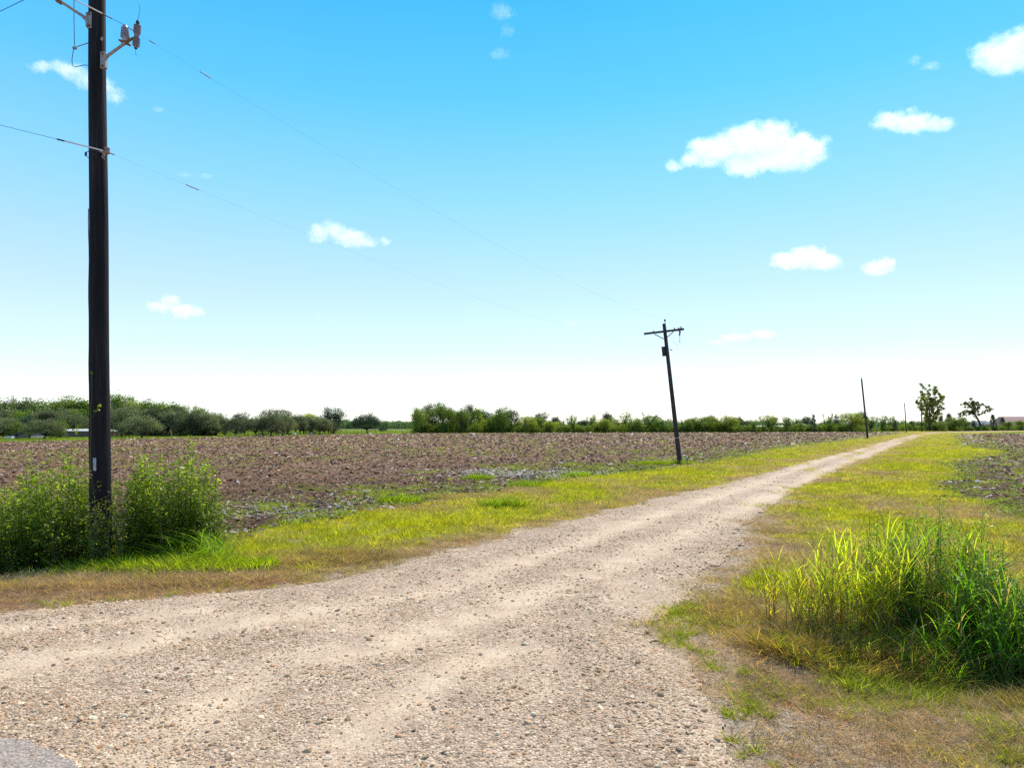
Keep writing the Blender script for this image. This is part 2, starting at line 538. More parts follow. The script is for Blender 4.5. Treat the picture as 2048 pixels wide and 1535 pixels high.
# ------------------------------------------------------------------ ground sheets
rows, d = [], 1.15
while d < 1750:
    rows.append(d)
    d += min(max(0.30, 0.0165 * d), 3.0 if d < 750 else 12.0)
rows = np.array(rows)
cols_ = np.concatenate([[-90000, -20000, -6000, -3000, -2000], np.arange(-1400, -120, 24), np.arange(-120, 2170, 4), np.arange(2170, 3500, 24), [4000, 6000, 9000, 22000, 90000]]).astype(float)
GY = (F * CH / rows)[:, None] * np.ones(len(cols_))[None]
GX = (cols_[None] - CX) * GY / F
nr, nc = GX.shape
gx, gy = GX.ravel(), GY.ravel()
gh = gz(gx, gy)
d_road = sdist(ROAD, gx, gy, 0.55)
d_lf = sdist(LFIELD, gx, gy, 1.5)
d_rf = sdist(RFIELD, gx, gy, 1.5)
d_as = sdist(ASPH, gx, gy, 0.6)
idx = np.arange(nr * nc).reshape(nr, nc)
quads = np.stack([idx[1:, :-1], idx[1:, 1:], idx[:-1, 1:], idx[:-1, :-1]], -1).reshape(-1, 4)
road_dist = dline(ROAD, gx, gy, True)
dry = dryness(gx, gy, np.where(d_road > 0, 0, road_dist))
r01 = fbm(gx * 0.8, gy * 0.8, 13, 3)
gcol = grass_col(gx, gy, dry, r01) * 0.62
thatch = np.array((0.34, 0.25, 0.18))
gcol = gcol * 0.55 + thatch * 0.45
# sandy, gravelly fringe beside the road
SAND = np.array((0.605, 0.455, 0.312))
GRAV = np.array((0.535, 0.395, 0.275))
fr = np.exp(-(np.maximum(-d_road, 0) / (0.35 + 0.004 * gy + 0.55 * ((gx > 0) & (gy < 18)))) ** 2) * 0.85
fr = np.maximum(fr, 0.75 * sm(9.0, 7.5, gy) * sm(3.6, 2.2, gx) * sm(0.35, 0.6, fbm(gx * 1.2, gy * 1.2, 71, 3)))
gcol = gcol * (1 - fr[:, None]) + (SAND * 0.85)[None] * fr[:, None]
gcol[gy > 420] = np.array((0.085, 0.12, 0.03))
gV = np.stack([gx, gy, gh], -1)
# the part beside and behind the camera
yb = GY[-1, 0]; xl, xr = GX[-1, 0], GX[-1, -1]
skirt_V = np.array([(xl, yb, 0), (xr, yb, 0), (xr, -400, 0), (xl, -400, 0), (-3000, -400, 0), (3000, -400, 0),
                    (GX[0, 0], GY[0, 0], -0.2), (GX[0, -1], GY[0, -1], -0.2), (GX[0, 0], -400, 0), (GX[0, -1], -400, 0)])
nb = len(gV)
gV2 = np.concatenate([gV, skirt_V[[2, 3]]])
back = np.array([[idx[-1, 0], nb + 1, nb, idx[-1, -1]]])
gq = np.concatenate([quads, back])
gcol2 = np.concatenate([gcol, np.tile(np.array((0.2, 0.2, 0.06)), (2, 1))])
ground = fast_mesh("ground", gV2, gq, M_turf, smooth=True, cattrs={"col": gcol2})
tag(ground, "flat grassy ground reaching the horizon", "ground", kind="structure")

def sheet(name, mask_v, offset, mat, colr, extra=None, label=None, cat=None, disp=None):
    ok = mask_v[quads].sum(1) >= 3
    q = quads[ok]
    used, inv = np.unique(q, return_inverse=True)
    V = gV[used].copy()
    V[:, 2] += offset + (disp[used] if disp is not None else 0)
    o = fast_mesh(name, V, inv.reshape(q.shape), mat, smooth=True, cattrs={"col": colr[used]},
                  attrs={k: v[used] for k, v in (extra or {}).items()})
    tag(o, label, cat, kind="structure")
    return o

sms = smoothness(gx, gy)
nn = fbm(gx * 2.5, gy * 2.5, 41, 3)[:, None]
rcol = SAND[None] * sms[:, None] * 1.05 + GRAV[None] * (1 - sms[:, None]) * (0.85 + 0.3 * nn)
# grassy middle between the wheel tracks far up the road
rdisp = road_disp(gx, gy, d_road, sms)
edge_k = sm(-0.1, 0.55, d_road)
sheet("gravel_road", (d_road > 0) & (gy < 900), 0.052, M_gravel, rcol, {"smooth": sms}, "pale gravel farm road with worn wheel tracks curving away to the right", "road", disp=rdisp)
acol = np.tile(np.array((0.40, 0.33, 0.27)), (len(gx), 1))
sheet("asphalt_road", (d_as > 0) & (gy < 12), 0.075, M_gravel, acol, {"smooth": np.full(len(gx), 0.35)}, "grey asphalt edge at the mouth of the gravel road", "road")

SOIL = np.array((0.26, 0.150, 0.090))
fdisp = field_disp(gx, gy, np.maximum(d_lf, d_rf))
fn = fbm(gx * 0.25, gy * 0.12, 57, 4)[:, None]
fcol = SOIL[None] * (0.7 + 0.6 * fn)
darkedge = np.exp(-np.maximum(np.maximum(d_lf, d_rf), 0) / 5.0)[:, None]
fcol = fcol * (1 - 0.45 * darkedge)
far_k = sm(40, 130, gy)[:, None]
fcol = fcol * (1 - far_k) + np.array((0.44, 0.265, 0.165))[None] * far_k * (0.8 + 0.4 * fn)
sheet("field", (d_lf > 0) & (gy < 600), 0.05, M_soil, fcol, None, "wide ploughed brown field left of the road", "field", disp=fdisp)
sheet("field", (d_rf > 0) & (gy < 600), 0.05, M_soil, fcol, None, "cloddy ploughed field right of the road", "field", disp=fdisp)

# ------------------------------------------------------------------ scattering (stuff only)
def scatter(name, P, rot, scl, colr, var, sources, label, cat):
    o = fast_mesh(name, P, np.zeros((0, 3)), None, cattrs={"col": colr}, attrs={"var": var.astype(float)})
    me = o.data
    for an, arr in (("rot", rot), ("scl", scl)):
        a = me.attributes.new(an, 'FLOAT_VECTOR', 'POINT')
        a.data.foreach_set("vector", np.asarray(arr, dtype=np.float32).ravel())
    g = bpy.data.node_groups.new(name + "_scatter", 'GeometryNodeTree')
    g.interface.new_socket("Geometry", in_out='INPUT', socket_type='NodeSocketGeometry')
    g.interface.new_socket("Geometry", in_out='OUTPUT', socket_type='NodeSocketGeometry')
    N, L = g.nodes, g.links
    gi, go = N.new("NodeGroupInput"), N.new("NodeGroupOutput")
    def na(nm, t):
        n = N.new("GeometryNodeInputNamedAttribute"); n.data_type = t
        n.inputs["Name"].default_value = nm
        return next(s for s in n.outputs if s.enabled)
    nr_, ns_, nv_ = na("rot", 'FLOAT_VECTOR'), na("scl", 'FLOAT_VECTOR'), na("var", 'FLOAT')
    jn = N.new("GeometryNodeJoinGeometry")
    for k, src in enumerate(sources):
        oi = N.new("GeometryNodeObjectInfo")
        oi.inputs["Object"].default_value = src
        oi.inputs["As Instance"].default_value = True
        cp = N.new("FunctionNodeCompare"); cp.data_type = 'FLOAT'; cp.operation = 'EQUAL'
        cp.inputs["A"].default_value = 0; L.new(nv_, cp.inputs[0]); cp.inputs[1].default_value = float(k)
        cp.inputs["Epsilon"].default_value = 0.1
        ip = N.new("GeometryNodeInstanceOnPoints")
        L.new(gi.outputs[0], ip.inputs["Points"])
        L.new(cp.outputs[0], ip.inputs["Selection"])
        L.new(oi.outputs["Geometry"], ip.inputs["Instance"])
        L.new(nr_, ip.inputs["Rotation"]); L.new(ns_, ip.inputs["Scale"])
        L.new(ip.outputs[0], jn.inputs[0])
    L.new(jn.outputs[0], go.inputs[0])
    md = o.modifiers.new("scatter", 'NODES')
    md.node_group = g
    tag(o, label, cat, kind="stuff")
    return o

def sample_ground(y0, y1, dens_fn, side=1.0, margin=1.0, steps=40):
    xs, ys = [], []
    e = np.geomspace(y0, y1, steps)
    for a, b in zip(e[:-1], e[1:]):
        hw = side * 0.77 * b + margin
        n = int(dens_fn((a + b) / 2) * (b - a) * 2 * hw)
        xs.append(rng.uniform(-hw, hw, n)); ys.append(rng.uniform(a, b, n))
    return np.concatenate(xs), np.concatenate(ys)

def blades(n, rad, h0, h1, w, curl, seg=3, lean=0.35, seed=0, flat=0.0):
    """a tuft of grass blades, numpy quads"""
    q = np.random.default_rng(seed)
    a = q.uniform(0, 2 * np.pi, n); r = rad * np.sqrt(q.uniform(0, 1, n))
    bx, by = r * np.cos(a), r * np.sin(a)
    h = q.uniform(h0, h1, n)
    da = a + q.normal(0, 1.1, n)
    ln = np.abs(q.normal(lean, lean * 0.6, n)) + flat
    cu = q.uniform(0.3, 1.0, n) * curl
    fa = q.uniform(0, 2 * np.pi, n)
    V, Q, B = [], [], []
    t = np.linspace(0, 1, seg + 1)
    ww = w * q.uniform(0.6, 1.3, n)
    bvv = q.uniform(0, 1, n)
    for i in range(seg + 1):
        off = h * (ln * t[i] + cu * t[i] ** 2)
        z = h * (t[i] - 0.35 * cu * t[i] ** 2 - flat * 0.6 * t[i] ** 2)
        x = bx + np.cos(da) * off; y = by + np.sin(da) * off
        wi = ww * (1 - t[i]) ** 0.6 * 0.5 + 0.0004
        V.append(np.stack([x - np.cos(fa) * wi, y - np.sin(fa) * wi, z], -1))
        V.append(np.stack([x + np.cos(fa) * wi, y + np.sin(fa) * wi, z], -1))
        B += [bvv, bvv]
    V = np.stack(V, 0)
    m = 2 * (seg + 1)
    ids = np.arange(m * n).reshape(m, n)
    for i in range(seg):
        Q.append(np.stack([ids[2 * i], ids[2 * i + 1], ids[2 * i + 3], ids[2 * i + 2]], -1))
    return V.reshape(-1, 3), np.concatenate(Q), np.concatenate(B)

def tuft_src(name, **kw):
    V, Q, B = blades(**kw)
    return fast_mesh(name, V, Q, M_grass, link=False, attrs={"bv": B})
tufts = [tuft_src("tuft", n=56, rad=0.16, h0=0.03, h1=0.10, w=0.0065, curl=0.6, seed=1),
         tuft_src("tuft", n=60, rad=0.17, h0=0.025, h1=0.08, w=0.006, curl=0.9, lean=0.6, seed=2),
         tuft_src("tuft", n=46, rad=0.13, h0=0.05, h1=0.14, w=0.007, curl=0.5, seed=3),
         tuft_src("dead_tuft", n=70, rad=0.18, h0=0.03, h1=0.10, w=0.0045, curl=1.2, lean=0.9, seed=4, flat=0.25),
         tuft_src("dead_tuft", n=56, rad=0.16, h0=0.05, h1=0.12, w=0.004, curl=0.9, lean=0.7, seed=5, flat=0.1),
         tuft_src("leafy_tuft", n=26, rad=0.05, h0=0.07, h1=0.16, w=0.009, curl=0.7, lean=0.5, seed=6)]

def make_grass():
    sz = lambda y: 1.0 + 0.030 * max(y - 6, 0)
    x, y = sample_ground(2.2, 330, lambda Y: 58.0 / sz(Y) ** 1.9, 1.0, 1.5, 60)
    dr = sdist(ROAD, x, y, 0.55); dl = sdist(LFIELD, x, y, 1.5); df = sdist(RFIELD, x, y, 1.5)
    rd = dline(ROAD, x, y, True)
    prob = np.ones(len(x))
    prob = np.where(dr > -0.12, 0.0, prob)
    # a few sprigs on the gravel's edge
    prob = np.where((dr > -0.12) & (dr < 0.7 + 0.006 * y), np.where(x > 0, 0.5, 0.25) * np.exp(-np.maximum(dr, 0) / 0.33) * (vn(x * 1.5, y * 1.5, 31) > 0.5), prob)
    ridge = np.abs(dline(TRACKS[0], x, y) - dline(TRACKS[1], x, y))
    mid = (dr > 0.5) & (y > 30) & (ridge < 0.35) & (vn(x * 0.3, y * 0.12, 35) > 0.50)
    prob = np.where(mid, 0.55, prob)
    fd = np.maximum(dl, df)
    pf = np.where(x > 12, 0.45, 1.0) * 0.65 * np.exp(-np.maximum(fd, 0) / 1.9) * (vn(x * 0.9, y * 0.9, 36) > 0.30) + 0.05 * (fbm(x * 0.1, y * 0.1, 38, 2) > 0.45) + 0.25 * (vn(x * 0.25, y * 0.35, 37) > 0.72) * (fd < 9)
    prob = np.where(fd > 0, pf, prob)
    bare = 0.20 * sm(9.0, 7.0, y) * sm(4.2, 2.2, x) * sm(0.30, 0.62, fbm(x * 1.2, y * 1.2, 71, 3))
    prob = prob * (1 - np.where(x > 1, bare, 0))
    feather = sm(-0.2, 1.1, -dr + 0.5 * (fbm(x * 2, y * 2, 73, 3) - 0.5))
    prob = np.where((x > 0) & (y < 18) & (dr <= -0.12), prob * (0.18 + 0.82 * feather), prob)
    keep = rng.uniform(0, 1, len(x)) < prob
    x, y, dr, rd, fd = x[keep], y[keep], dr[keep], rd[keep], fd[keep]
    d_ = dryness(x, y, rd) + rng.normal(0, 0.16, len(x))
    d_ = np.where(fd > -0.3, 0.05 + 0.3 * rng.uniform(0, 1, len(x)), d_)
    d_ = np.clip(d_, 0, 1)
    n = len(x)
    rr = rng.uniform(0, 1, n)
    c = grass_col(x, y, d_, np.clip(fbm(x * 0.8, y * 0.8, 13, 3) * 0.6 + rr * 0.5, 0, 1))
    gc = np.where((fd > -0.3)[:, None], np.array((0.26, 0.34, 0.04))[None], c)
    c = np.where((fd > -0.3)[:, None], gc * 0.8 + c * 0.2, c)
    fg = (sm(85, 105, y) * (rd > 12))[:, None]
    c = c * (1 - fg) + np.array((0.22, 0.29, 0.035))[None] * fg
    c = c * rng.uniform(0.6, 1.4, n)[:, None]
    s = np.array([sz(v) for v in y]) * rng.uniform(0.7, 1.35, n)
    hz_ = rng.uniform(0.7, 1.3, n) * (1 + 0.012 * np.clip(y, 0, 60)) * (1 - 0.25 * sm(1.0, 0.1, rd))
    hz_ = hz_ * (0.75 + 0.6 * fbm(x * 0.6, y * 0.6, 15, 3))
    var = np.where(d_ > 0.55, rng.integers(3, 5, n), rng.integers(0, 3, n))
    var = np.where((d_ < 0.5) & (rng.uniform(0, 1, n) < 0.10) & (y < 22), 5, var)
    z = gz(x, y) - 0.005
    rot = np.stack([rng.normal(0, 0.08, n), rng.normal(0, 0.08, n), rng.uniform(0, 6.28, n)], -1)
    scatter("grass", np.stack([x, y, z], -1), rot, np.stack([s, s, hz_], -1), c, var, tufts,
            "short yellow-green and browned grass on both verges of the gravel road", "grass")
make_grass()

def green_sprigs():
    """brighter tufts standing in the dead grass at the lower right"""
    x = rng.uniform(1.2, 7.5, 2200); y = rng.uniform(4.2, 9.2, 2200)
    dr = sdist(ROAD, x, y, 0.55)
    k = (dr < -0.05) & (fbm(x * 1.3, y * 1.3, 19, 3) > 0.52)
    x2 = rng.uniform(-9, -2, 140); y2 = rng.uniform(8.6, 11, 140)
    dr2 = sdist(ROAD, x2, y2, 0.55)
    k2 = (dr2 < 0.02) & (dr2 > -0.5)
    x, y = np.concatenate([x[k], x2[k2]]), np.concatenate([y[k], y2[k2]])
    n = len(x)
    c = np.tile(np.array((0.36, 0.40, 0.02)), (n, 1)) * rng.uniform(0.6, 1.25, n)[:, None]
    s = rng.uniform(0.35, 0.9, n)
    scatter("green_sprigs", np.stack([x, y, gz(x, y)], -1), np.stack([np.zeros(n), np.zeros(n), rng.uniform(0, 6.28, n)], -1),
            np.stack([s, s, s * rng.uniform(0.7, 1.1, n)], -1), c, np.full(n, 5), tufts,
            "bright green sprigs of grass standing up in the dead brown grass", "grass")
green_sprigs()

def rock_src(name, mat, seed, sub=1, sq=0.6, rough=0.28):
    q = random.Random(seed)
    bm = bmesh.new()
    bmesh.ops.create_icosphere(bm, subdivisions=sub, radius=1)
    for v in bm.verts:
        v.co *= 1 + q.uniform(-rough, rough)
        v.co.z *= sq
        v.co.x *= 1.15
    me = bpy.data.meshes.new(name); bm.to_mesh(me); bm.free()
    me.materials.append(mat)
    return bpy.data.objects.new(name, me)
stones = [rock_src("stone", M_stone, i, 1 if i < 3 else 2, [0.55, 0.7, 0.5, 0.65][i], [0.22, 0.28, 0.2, 0.12][i]) for i in range(4)]
clods = [rock_src("clod", M_clod, 20 + i, 1, [0.6, 0.45, 0.8][i], 0.38) for i in range(3)]

def make_gravel():
    x, y = sample_ground(2.4, 42, lambda Y: 2300.0 / (1 + (Y / 6.2) ** 2.5), 1.0, 0.5, 50)
    dr = sdist(ROAD, x, y, 0.55)
    s_ = smoothness(x, y)
    cl = fbm(x * 1.1, y * 1.1, 63, 4)
    p = (1 - 0.85 * s_) * (0.30 + 0.85 * sm(0.36, 0.66, cl)) 
    p = np.where(dr < 0, p * np.exp(dr / np.where(x > 0, 0.9, 0.45)) * 0.9, p)
    da = sdist(ASPH, x, y, 0.6)
    p = np.where(da > 0.03, 0.16 + 0.5 * np.exp(-np.maximum(da, 0) / 0.15), p)
    p = np.where((da > -0.7) & (da <= 0.03), np.maximum(p, 0.9), p)
    k = rng.uniform(0, 1, len(x)) < p
    x, y, dr, s_ = x[k], y[k], dr[k], s_[k]
    n = len(x)
    u = rng.uniform(0, 1, n)
    r = 0.0050 + 0.0055 * u ** 2 + 0.016 * rng.uniform(0, 1, n) ** 20
    r = r * (1 + 0.03 * y)
    t = rng.uniform(0, 1, n)[:, None]
    c = np.where(t < 0.58, np.array((0.52, 0.385, 0.27)), np.where(t < 0.76, np.array((0.74, 0.62, 0.49)), np.where(t < 0.89, np.array((0.52, 0.32, 0.20)), np.where(t < 0.975, np.array((0.36, 0.265, 0.19)), np.array((0.19, 0.14, 0.105))))))
    c = c * np.array((1.07, 0.97, 0.81))[None] * rng.uniform(0.9, 1.35, n)[:, None]
    sm_ = smoothness(x, y)
    z = gz(x, y) + np.where(dr > 0, 0.052 + road_disp(x, y, dr, sm_), 0.0) + r * 0.12
    var = rng.integers(0, 4, n)
    scatter("gravel", np.stack([x, y, z], -1), np.stack([rng.uniform(-0.5, 0.5, n), rng.uniform(-0.5, 0.5, n), rng.uniform(0, 6.28, n)], -1),
            np.stack([r * rng.uniform(0.8, 1.4, n), r, r * rng.uniform(0.8, 1.2, n)], -1), c, var, stones,
            "loose pale stones scattered over the gravel road", "gravel")
    print("gravel", n)
make_gravel()

def make_clods():
    sz = lambda y: 0.019 + 0.0010 * y
    x, y = sample_ground(12, 300, lambda Y: 0.40 / (sz(Y) ** 2) / 6.0, 1.0, 2.0, 60)
    dl = sdist(LFIELD, x, y, 1.5); df = sdist(RFIELD, x, y, 1.5)
    fd = np.maximum(dl, df)
    k = fd > -0.5
    k &= rng.uniform(0, 1, len(x)) < (0.35 + 0.75 * fbm(x * 0.7, y * 0.5, 82, 3))
    x, y, fd = x[k], y[k], fd[k]
    n = len(x)
    s = (0.019 + 0.0010 * y) * (0.5 + 0.5 * rng.uniform(0, 1, n) + 1.1 * rng.uniform(0, 1, n) ** 6)
    t = rng.uniform(0, 1, n)
    white = 0.03 + 0.55 * gs(x, y, 0.2, 34.0, 2.8, 2.2) + 0.20 * np.exp(-np.maximum(fd, 0) / 3.5) * (fbm(x * 0.7, y * 0.7, 84, 3) > 0.48)  # share of pale clods: backlit highlights put into the colour, beside pale stubble
    white = np.where((x > 15) & (y < 60), 0.10, white)
    tan = 0.27
    c = np.where((t < white)[:, None], np.array((0.74, 0.62, 0.52)),
        np.where((t < white + tan)[:, None], np.array((0.50, 0.31, 0.175)),
        np.where((t < white + tan + 0.22)[:, None], np.array((0.35, 0.175, 0.095)), np.array((0.145, 0.083, 0.048)))))
    c = c * rng.uniform(0.85, 1.45, n)[:, None]
    z = gz(x, y) + 0.05 + field_disp(x, y, fd) + s * 0.08
    # pale washed-out residue lying in drifts near the field's edge
    q = np.random.default_rng(83)
    xs = [q.normal(0.6, 2.6, 1500), q.normal(-6.2, 2.6, 1300), q.normal(-3.2, 1.2, 200), q.uniform(20, 34, 900)]
    ys = [q.normal(33.5, 1.9, 1500), q.normal(18.6, 1.9, 1300), q.normal(20.8, .8, 200), q.uniform(22, 60, 900)]
    X, Y = np.concatenate(xs), np.concatenate(ys)
    D = np.maximum(sdist(LFIELD, X, Y, 1.5), sdist(RFIELD, X, Y, 1.5))
    k = (D > 0) & (fbm(X * 0.8, Y * 0.5, 85, 3) > 0.43)
    X, Y, D = X[k], Y[k], D[k]; n2 = len(X)
    s2 = (0.016 + 0.0009 * Y) * q.uniform(0.6, 1.5, n2)
    c2 = np.tile(np.array((0.84, 0.66, 0.50)), (n2, 1)) * q.uniform(0.55, 1.05, n2)[:, None]
    x, y, z, s, c = np.concatenate([x, X]), np.concatenate([y, Y]), np.concatenate([z, gz(X, Y) + 0.05 + field_disp(X, Y, D) + s2 * 0.4]), np.concatenate([s, s2]), np.concatenate([c, c2])
    n = len(x)
    scatter("soil_clods", np.stack([x, y, z], -1), np.stack([rng.uniform(-0.6, 0.6, n), rng.uniform(-0.6, 0.6, n), rng.uniform(0, 6.28, n)], -1),
            np.stack([s * rng.uniform(0.8, 1.6, n), s, s * rng.uniform(0.45, 0.9, n)], -1), c, rng.integers(0, 3, n), clods,
            "brown clods, some painted pale as glints, and pale crop residue covering the ploughed fields", "soil clods")
    print("clods", n)
make_clods()
# ------------------------------------------------------------------ plants
ORD = ["first", "second", "third", "fourth", "fifth", "sixth", "seventh", "eighth", "ninth", "tenth", "eleventh", "twelfth", "thirteenth",
       "fourteenth", "fifteenth", "sixteenth", "seventeenth", "eighteenth", "nineteenth", "twentieth", "twenty-first", "twenty-second",
       "twenty-third", "twenty-fourth", "twenty-fifth", "twenty-sixth", "twenty-seventh", "twenty-eighth", "twenty-ninth", "thirtieth"]

def leaf_quads(P, size, q, up=0.3, aspect=1.7, along=None):
    """one rhombus leaf at each point P (n,3)"""
    n = len(P)
    N_ = q.normal(0, 1, (n, 3)); N_[:, 2] = np.abs(N_[:, 2]) + up
    N_ /= np.linalg.norm(N_, axis=1)[:, None]
    A = q.normal(0, 1, (n, 3)) if along is None else along + q.normal(0, 0.35, (n, 3))
    A -= N_ * (A * N_).sum(1)[:, None]
    A /= np.linalg.norm(A, axis=1)[:, None] + 1e-9
    B = np.cross(N_, A)
    s = size * q.uniform(0.55, 1.35, n)[:, None]
    V = np.stack([P - A * s * 0.5, P + B * s * 0.5 / aspect, P + A * s * 0.5, P - B * s * 0.5 / aspect], 1).reshape(-1, 3)
    Q = np.arange(4 * n).reshape(n, 4)
    return V, Q

def weed_bush(name, cx, cy, rx, ry, H, nst, base_col, tip_col, seed, label, cat="weeds", leaf=0.05, per=210, spikes=(), topf=None, stemcol=None, group=None):
    """a thicket of branching leafy weeds"""
    q = np.random.default_rng(seed)
    root = empty(name, (cx, cy, float(gz(np.array([cx]), np.array([cy]))[0])))
    tag(root, label, cat, group)
    a = q.uniform(0, 2 * np.pi, nst); r = np.sqrt(q.uniform(0, 1, nst))
    bx, by = cx + rx * r * np.cos(a), cy + ry * r * np.sin(a)
    hh = H * (1 - 0.14 * r ** 2.2) * q.uniform(0.50, 1.14, nst)
    bx = list(bx); by = list(by); hh = list(hh)
    for sx, sy, sh in spikes: bx.append(sx); by.append(sy); hh.append(sh)
    ns = len(bx)
    mb = MB()
    LP, LA, LC = [], [], []
    for i in range(ns):
        z0 = float(gz(np.array([bx[i]]), np.array([by[i]]))[0]) - 0.03
        ang = q.uniform(0, 6.28); ln = q.uniform(0.02, 0.22) if i < nst else 0.05
        h = hh[i]
        p = [Vector((bx[i] + math.cos(ang) * ln * h * t ** 1.5, by[i] + math.sin(ang) * ln * h * t ** 1.5, z0 + h * t)) for t in (0, .25, .5, .75, 1)]
        mb.tube(p, [0.009, 0.008, 0.006, 0.004, 0.002], 4, cap=False)
        nb_ = int(9 + h * 9)
        for b in range(nb_):
            t = 0.06 + 0.92 * (b + q.uniform(0, 1)) / nb_
            k = min(int(t * 4), 3); c = p[k].lerp(p[k + 1], t * 4 - k)
            L_ = (0.07 + 0.34 * (1 - t) ** 0.9) * min(h, 1.6) / 1.4 * q.uniform(0.6, 1.2) * (0.7 if i >= nst else 1)
            a2 = q.uniform(0, 6.28)
            e = c + Vector((math.cos(a2) * L_, math.sin(a2) * L_, L_ * q.uniform(0.25, 0.9)))
            if b % 2 == 0: mb.tube([c, e], [0.003, 0.001], 3, cap=False)
            m = int(per / nb_ * (1.35 - 0.95 * t)) + 1
            tt = q.uniform(0.1, 1.05, m)
            pts = np.array(c)[None] * (1 - tt[:, None]) + np.array(e)[None] * tt[:, None] + q.normal(0, 0.030, (m, 3))
            LP.append(pts)
            out = np.array([math.cos(a2), math.sin(a2), 0.35])
            LA.append(np.tile(out, (m, 1)) + q.normal(0, 0.6, (m, 3)))
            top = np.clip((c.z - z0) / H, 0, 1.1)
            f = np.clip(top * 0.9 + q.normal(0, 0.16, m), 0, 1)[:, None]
            LC.append(np.array(base_col)[None] * (1 - f) + np.array(tip_col)[None] * f)  # sunlit tops and shaded bottoms put into the leaf colour by height
    P = np.concatenate(LP); A = np.concatenate(LA); C = np.concatenate(LC) * q.uniform(0.75, 1.25, (len(P), 1))
    V, Q = leaf_quads(P, leaf * 1.12, q, 0.5, 2.6, A)
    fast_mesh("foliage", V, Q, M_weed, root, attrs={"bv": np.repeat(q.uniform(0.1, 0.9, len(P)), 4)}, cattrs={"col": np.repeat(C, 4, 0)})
    mesh_obj("stems", mb.V, mb.F, stemcol or M_stem, root)
    return root

M_stem = plain("green_brown_stem", (0.10, 0.085, 0.03), 0.7, 0, 0.3, 8)
M_redstem = plain("reddish_cane", (0.24, 0.17, 0.05), 0.7, 0, 0.3, 8)

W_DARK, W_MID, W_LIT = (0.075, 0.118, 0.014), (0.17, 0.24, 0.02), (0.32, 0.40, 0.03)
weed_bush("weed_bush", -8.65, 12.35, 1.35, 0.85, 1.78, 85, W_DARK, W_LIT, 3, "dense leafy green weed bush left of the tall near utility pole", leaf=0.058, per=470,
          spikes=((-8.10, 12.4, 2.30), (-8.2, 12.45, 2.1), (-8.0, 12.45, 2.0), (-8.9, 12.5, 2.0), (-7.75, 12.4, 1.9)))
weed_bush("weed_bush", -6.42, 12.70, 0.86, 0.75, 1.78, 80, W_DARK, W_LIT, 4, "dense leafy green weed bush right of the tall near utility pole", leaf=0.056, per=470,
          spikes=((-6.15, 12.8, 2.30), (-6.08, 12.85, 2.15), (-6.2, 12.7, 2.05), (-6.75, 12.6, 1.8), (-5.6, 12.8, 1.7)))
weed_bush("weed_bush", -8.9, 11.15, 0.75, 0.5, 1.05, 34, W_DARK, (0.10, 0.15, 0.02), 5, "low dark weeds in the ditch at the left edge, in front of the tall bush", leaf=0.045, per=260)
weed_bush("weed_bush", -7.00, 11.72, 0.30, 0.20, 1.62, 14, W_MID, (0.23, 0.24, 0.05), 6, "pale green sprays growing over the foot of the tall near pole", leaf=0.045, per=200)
weed_bush("weed_bush", 5.05, 8.15, 0.75, 0.50, 1.32, 40, (0.10, 0.20, 0.02), (0.27, 0.44, 0.04), 7, "bright green feathery weeds behind the tall grass at the right", leaf=0.038, per=300,
          spikes=((4.35, 8.2, 1.35), (5.15, 8.3, 1.62), (5.6, 8.2, 1.4)))
weed_bush("weed_bush", 5.35, 7.15, 0.70, 0.45, 1.05, 40, (0.08, 0.165, 0.018), (0.21, 0.36, 0.035), 8, "dark green leafy weeds at the right edge, overhanging the hollow", leaf=0.045, per=300)

